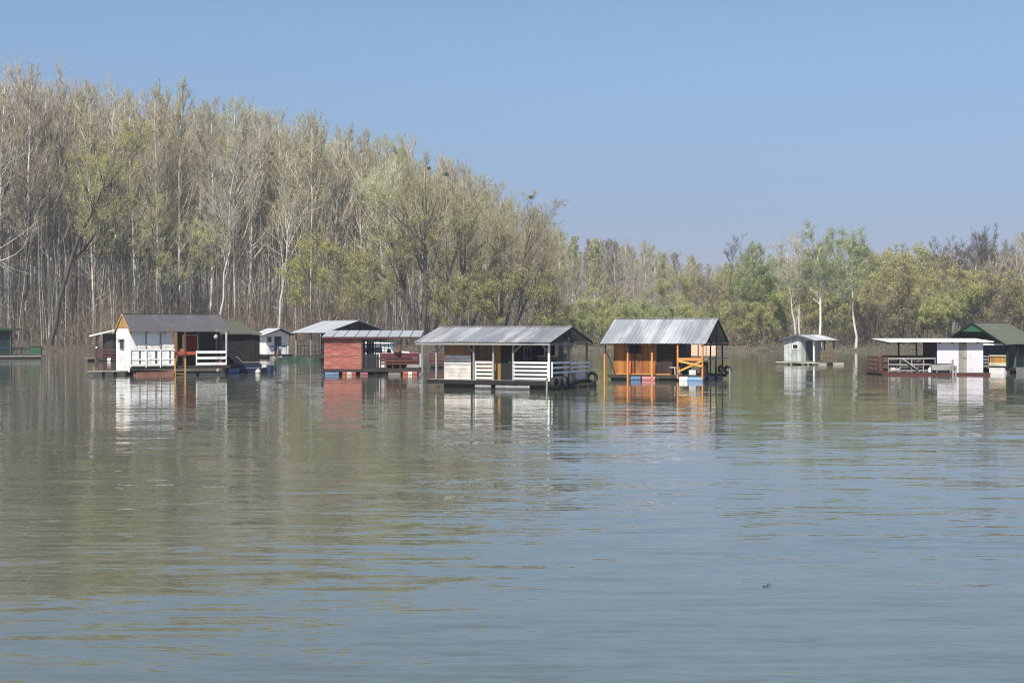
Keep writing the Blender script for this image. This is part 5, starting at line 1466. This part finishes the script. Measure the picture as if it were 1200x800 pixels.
h.part('belt_board', MB().box(xl, xw, .24, .272, h.z(409), h.z(406)), 'dkblue')
for px in (12, 33.5): h.post(h.x(px), .05, zd, zt - .05 if px == 12 else h.z(398), 'palegreen', .1)
h.post(h.x(32), D - .1, zd, zt - .1, 'dkgreen', .1)
h.part('railing', MB().boards((h.x(35), .0, zd + .1), (1, 0, 0), (0, 0, 1), -h.x(35) - .02, h.z(407.3) - zd - .1, .26, gap=.03, vertical=False), 'palegreen')
h.part('railing', MB().boards((-.03, .05, zd + .1), (0, 1, 0), (0, 0, 1), D - .2, .8, .26, gap=.03, vertical=False), 'green')
h.part('railing', MB().boards((h.x(33.5), D - .1, zd + .1), (1, 0, 0), (0, 0, 1), -h.x(33.5) - .05, .8, .26, gap=.03, vertical=False), 'green')
h.part('pontoon', MB().box(xl + .2, -.1, .15, D - .2, -.2, zd - .26), 'black')
loose(h, 'garden_bench', 'grey slatted garden bench on the deck of the green houseboat', 'bench', MB().box(-.75, .75, -.2, -.08, .42, .45).box(-.75, .75, -.06, .06, .42, .45).box(-.75, .75, .08, .2, .42, .45).box(-.75, .75, .2, .23, .55, .65).box(-.75, .75, .2, .23, .72, .84)
      .box(-.7, -.64, -.2, .24, 0, .42).box(.64, .7, -.2, .24, 0, .42).box(-.7, -.64, .23, .26, 0, .86).box(.64, .7, .23, .26, 0, .86), 'greywood', h.x(18, 1.), 1.0, zd)
table(h, 'grey picnic table beside the bench on the green houseboat', h.x(17, 2.4), 2.4, zd, 1.5, .8, .78, 'greywood')
# bicycle-like dark frame leaning there
bk = thing('bicycle', 'dark bicycle leaning at the green railing of the green houseboat', 'bicycle', h.world(h.x(28, .5), .55, zd), h.a + .3)
for xx in (-.5, .5):
    wv = MB().ring((xx, 0, .33), (0, 1, 0), .30, .022, 24, 6)
    for k in range(8): wv.beam((xx, 0, .33), (xx + .3 * math.cos(k * .785), 0, .33 + .3 * math.sin(k * .785)), .006)
    wv.build('wheel', W_['rubber'], bk)
MB().tube((-.5, 0, .33), (-.1, 0, .3), .018).tube((-.1, 0, .3), (-.2, 0, .8), .018).tube((-.5, 0, .33), (-.18, 0, .72), .016).tube((-.18, 0, .74), (.36, 0, .78), .02).tube((-.1, 0, .3), (.36, 0, .72), .02).tube((.5, 0, .33), (.34, 0, .9), .018).build('frame', W_['darksteel'], bk)
MB().box(-.32, -.08, -.06, .06, .82, .88).build('saddle', W_['black'], bk)
MB().tube((.3, -.28, .98), (.3, .28, .98), .014).tube((.34, 0, .88), (.3, 0, .98), .016).build('handlebar', W_['steel'], bk)

# ================= small sage grey hut
h = House('houseboat', 'small pale grey green hut on a cream raft, alone on open water', 954, 427.5, -50)
W = h.y(919); L = h.x(978); zd = h.z(423.5); ze = h.z(398.6); zr = h.z(392.2, 0, W / 2)
h.deck(-.1, L + .1, -.15, W + .1, zd, 'deck')
h.gable_roof(-.3, L + .15, -.25, W + .3, ze, zr, 'tin', 20, .016)
h.part('barge_board', MB().beam((-.32, -.25, ze - .02), (-.32, W / 2, zr - .02), .03, .13).beam((-.32, W + .3, ze - .02), (-.32, W / 2, zr - .02), .03, .13), 'sagedark')
yp = h.y(939.5, 0.); xq = L * .62
h.core(0, xq, yp, W, zd, ze)
w0, w1 = h.y(936, 0), h.y(929, 0)
h.wally(0, yp, W, zd, ze, 'sage', -1, .11, holes=[(w0, w1, h.z(409, 0, 2), h.z(403, 0, 2))])
h.window((-.022, w1, h.z(409, 0, 2)), (0, -1, 0), w1 - w0, h.z(403, 0, 2) - h.z(409, 0, 2), 'white', 1)
h.gable(-.02, .05, W, ze + .003, zr - .05, 'sage', face=-1)
x9 = h.x(965, yp)
h.wallx(0, L * .95, yp, zd, ze, 'sage', .11, holes=[(.55, 1.25, zd + .05, zd + 1.75)])
h.door((.56, yp + .0, zd + .05), (1, 0, 0), .68, 1.68, 'sagedark')
h.wally(L * .95, yp, W, zd, ze, 'sagedark', 1)
h.part('core_extension', MB().box(xq, L * .95 - .03, yp + .03, W - .03, zd, ze), 'shade')
h.post(.0, .0, zd, ze + .02, 'white', .09); h.post(L - .1, 0, zd + 1.0, ze, 'darksteel', .07); h.post(L - .1, 1.0, zd + .9, ze, 'darksteel', .06)
h.part('railing', MB().beam((.05, 0, zd + .7), (L, 0, zd + .7), .04, .05).beam((.05, 0, zd + .4), (L, 0, zd + .4), .04, .05).beam((.05, 0, zd + .14), (L, 0, zd + .14), .04, .05), 'honey')
for i in range(3): h.post(L * (.33 + .3 * i), .03, zd, zd + .74, 'honey', .05, 'rail_post')
h.part('raft', MB().box(-.5, L + .5, -.6, -.2, -.12, .16).box(-.5, L + .5, .6, 1.0, -.12, .16).box(-.5, L + .5, W - .8, W - .35, -.12, .16).box(-.65, -.25, -.7, W + .4, .165, .21), 'creamfloat')
for yy in (-.4, -.05): h.barrel((L * .55 + yy, -.75, .02), (L * .55 + yy, -.1, .02), .17, 'black')

# ================= white roofed raft with lavender cabin
h = House('houseboat', 'long raft with flat white roof, lavender white cabin walls and cluttered grey railings', 1036, 439, -14)
zd = h.z(436.5); xr = h.x(1156); D = 3.4
h.deck(h.x(1029), xr, -.85, D, zd, 'darkdeck')
h.part('edge_board', MB().box(h.x(1031), xr - .05, -.9, -.855, zd - .14, zd - .03), 'maroon')
zf, zb = h.z(399.8), h.z(396.4, 0, D)
x0, x1 = h.x(1040, -.3), h.x(1165, -.3)
mb = MB().hexa([(x0, -.3, zf - .05), (x1, -.3, zf - .05), (x1, D + .3, zb - .05), (x0, D + .3, zb - .05), (x0, -.3, zf), (x1, -.3, zf), (x1, D + .3, zb), (x0, D + .3, zb)])
rf = h.part('roof', mb, 'white')
fr = MB()
for k in range(9): xx = x0 + .15 + (x1 - x0 - .3) * k / 8; fr.beam((xx, -.2, zf - .1), (xx, D + .2, zb - .1), .06, .09)
h.part('rafters', fr, 'shade', rf)
yf = .1
xa, xb, xc, xd = h.x(1098, yf), h.x(1123.5, yf), h.x(1132.5, yf), h.x(1152, yf)
h.core(xa, xd, yf, D - .1, zd, zf - .1)
h.wallx(xa, xb, yf, zd, zf - .02, 'lavender', .9); h.wallx(xc, xd, yf, zd, zf - .02, 'lavender', .9)
h.door((xb + .02, yf + .02, zd), (1, 0, 0), xc - xb - .04, zf - zd - .1, 'deck')
h.wally(xa, yf, D - .1, zd, zf - .02, 'dkbrown', -1); h.wally(xd, yf, D - .1, zd, zf - .02, 'sagedark', 1)
h.part('side_screen', MB().boards((h.x(1086, D - .4), D - .4, zd), (1, 0, 0), (0, 0, 1), xa - h.x(1086, D - .4) - .02, zf - zd - .1, .16), 'dkbrown')
h.post(h.x(1074, .5), .5, zd, zf - .06, 'shade', .1); h.post(h.x(1053, D - .3), D - .3, zd, zb - .06, 'shade', .1); h.post(h.x(1074, D - .3), D - .3, zd, zb - .06, 'shade', .08)
h.part('flag_staff', MB().tube((h.x(1074.5, .4), .4, zf), (h.x(1074.5, .4), .4, zf + .42), .018), 'greywood')
h.rail((h.x(1041), -.02), (h.x(1096), -.02), zd + .1, h.z(419), 3, 'greywood', .09, posts=5)
h.rail((h.x(1029), .0), (h.x(1041), -.0), zd + .05, h.z(418), 4, 'maroon', .10, posts=3)
h.rail((h.x(1031), .3), (h.x(1031), D - .2), zd + .05, h.z(418), 4, 'maroon', .12, posts=3)
h.rail((h.x(1034, D - .1), D - .1), (h.x(1082, D - .1), D - .1), zd + .05, h.z(417.5), 3, 'maroon', .14, posts=4)
for px in (1116.5, 1120): h.post(h.x(px, -.95), -.95, -.6, h.z(421 if px < 1119 else 428), 'greywood', .1, 'mooring_post')
for a, b, m in ((1044, 1060, 'rust'), (1062, 1078, 'pink'), (1084, 1100, 'rust'), (1104, 1120, 'black'), (1126, 1150, 'rust')): h.barrel((h.x(a), .2, -.02), (h.x(b), .2, -.02), .19, m)
h.part('pontoon', MB().box(h.x(1032), xr - .1, .4, D - .2, -.2, zd - .2), 'black')
ub = thing('upturned_boat', 'pale grey boat lying upside down before the lavender wall', 'boat', h.world(h.x(1105, -.4), -.42, zd + .52), h.a)
ub.scale = (.78, .8, .8)
hb = hull(2.0, .85, .42, .4).build('hull', W_['greywood'], ub); hb.rotation_euler = (R(180), 0, 0)
MB().box(-.9, .75, -.3, .3, .02, .08).build('cover', W_['darksteel'], ub)
for kx in (-.6, .5): MB().box(kx - .04, kx + .04, -.35, .35, -.62, -.43).build('trestle', W_['greywood'], ub)
loose(h, 'plank', 'pale plank leaning across the grey railing of the white roofed raft', 'plank', MB().beam((-.55, 0, .7), (.45, 0, 0), .1, .03), 'plastic', h.x(1067, -.08), -.1, zd + .22)
loose(h, 'canister', 'white canister hanging at the grey railing, under the upturned boat bow', 'canister', MB().lathe((0, 0, 0), (0, 0, .36), [(0, .12), (.06, .15), (.75, .15), (.9, .05), (1, .05)]), 'plastic', h.x(1090, -.2), -.25, zd + .02)
loose(h, 'bucket', 'small white bucket beside the upturned boat on the white roofed raft', 'bucket', MB().lathe((0, 0, 0), (0, 0, .26), [(0, .1), (.95, .13), (.95, .145), (1, .145)]), 'plastic', h.x(1096, -.2), -.25, zd + .02)
table(h, 'dark table behind the grey railing of the white roofed raft', h.x(1058, 1.5), 1.5, zd, 1.7, .8, .76, 'shade')
chair(h, 'red garden chair at the right of the dark table', h.x(1079, 1.2), 1.3, zd, -1.2, 'red')
chair(h, 'dark garden chair left of the dark table', h.x(1047, 1.2), 1.5, zd, 1.4, 'black')
loose(h, 'tarpaulin_heap', 'pale pink cloth heap on the deck beneath the grey railing', 'cloth heap', MB().ball((0, 0, 0), .3, 12, 8, .6).ball((.35, .05, -.02), .22, 12, 8, .7), 'offwhite', h.x(1047, .3), .35, zd + .14, smooth=True)

# ================= green gabled houseboat at the right edge
h = House('houseboat', 'green gabled houseboat with grey roof and orange picket rail at the right edge', 1180, 437.5, -56)
W = h.y(1111); L = h.x(1215); zd = h.z(431); ze = h.z(403.4); zr = h.z(377.8, 0, W / 2)
h.deck(0, L, 0, W, zd, 'darkdeck')
h.gable_roof(-.45, L + .3, -.2, W + .35, ze, zr, 'greenroof', 24, .012)
h.part('barge_board', MB().beam((-.47, -.2, ze - .03), (-.47, W / 2 + .07, zr - .03), .04, .10).beam((-.47, W + .35, ze - .03), (-.47, W / 2 + .07, zr - .03), .04, .10), 'dkgreen')
zk = h.z(388.6, 0, W / 2)
hw = (W + .55) / 2 * (zr - zk) / (zr - ze); yc = (W + .15) / 2
h.gable(-.40, yc - hw, yc + hw, zk, zr - .015, 'palegreen', face=-1)
h.gable(1.2, yc - (W + .55) / 2 + .2, yc + (W + .55) / 2 - .2, ze + .01, zr - .2, 'greenroof', face=-1)
h.core(1.2, L, .1, W, zd, ze)
h.wally(1.2, .1, W - .1, zd, ze, 'sagedark', -1, .2)
h.part('gable_beam', MB().beam((-.15, yc - hw, zk - .08), (-.15, yc + hw, zk - .08), .1, .14), 'dkgreen')
h.part('gable_beam', MB().beam((-.15, -.1, ze - .0), (-.15, W + .2, ze - .0), .08, .12), 'white')
h.wallx(1.2, L, .1, zd, ze, 'dkgreen', .2, holes=[(1.7, 2.5, zd + .8, zd + 1.5)]); h.window((1.7, .1, zd + .8), (1, 0, 0), .8, .7, 'dkgreen', 1)
for xx in (.0, 1.15, L * .6): h.post(xx, -.02, zd, ze - .02, 'greywood' if xx > 1.2 else 'dkgreen', .12)
ya, yb_ = h.y(1160, -.02), h.y(1179.5, -.02)
ya, yb_ = max(ya, yb_), min(ya, yb_)
mb = MB()
n = 11
for i in range(n):
    yy = yb_ + (ya - yb_) * (i + .5) / n; mb.box(-.03, .0, yy - .04, yy + .04, h.z(426.5), h.z(416.6))
mb2 = MB().beam((-.05, yb_, h.z(416.8)), (-.05, ya, h.z(416.8)), .05, .08).beam((-.05, yb_, h.z(427)), (-.05, ya, h.z(427)), .06, .22)
h.part('picket_rail', mb, 'yellow'); h.part('rail_boards', mb2, 'creamfloat')
h.part('rail_backing', MB().box(.02, .05, yb_, ya, h.z(426), h.z(417)), 'orange')
h.part('float_block', MB().box(-.1, .5, h.y(1177, -.1), h.y(1159, -.1), -.1, h.z(431)), 'plastic')
h.rail((-.02, ya + .05), (-.02, W - .1), h.z(430), h.z(417), 4, 'greywood', .1, posts=3)
h.part('pontoon', MB().box(.3, L, .2, W - .2, -.2, zd - .2), 'black')
loose(h, 'rowing_boat', 'grey tin boat tied under the right wall of the green gabled houseboat', 'rowing boat', hull(2.8, 1.1, .5, .35), 'steel', 1.6, -1.0, -.08)

# ---- drift wood
for px, py, L, a, lab in ((900, 687, .11, .1, 'small dark twig floating alone on the open water in front'),):
    d = EYE * F / (py - HZ); x_, y_ = ground_at(px, d)
    o = MB().tube((-L / 2, 0, 0), (L / 2, .03, .01), .006, 6, .003).tube((0, .01, .0), (L * .2, .07, .02), .006, 5, .003).build('floating_twig', W_['dkbrown']); o.location = (x_, y_, .006); o.rotation_euler = (0, 0, a)
    tag(o, lab, 'twig')

# ---- small raft with a maroon rail, seen between the red and the tin roofed houseboats
h = House('jetty', 'small floating jetty with maroon railing, between the red and the tin roofed houseboats', 521, 431, 0, 'jetty', None)
x0 = h.x(503)
h.deck(x0, 0, 0, 1.6, .3, 'darkdeck'); h.part('float_block', MB().box(x0 + .1, -.1, .1, 1.5, -.15, .1), 'black')
h.rail((x0, .0), (0, .0), .45, h.z(414), 3, 'maroon', .14, posts=3); h.rail((x0, 1.55), (0, 1.55), .45, h.z(414, 0, 1.5), 3, 'maroon', .14, posts=3)
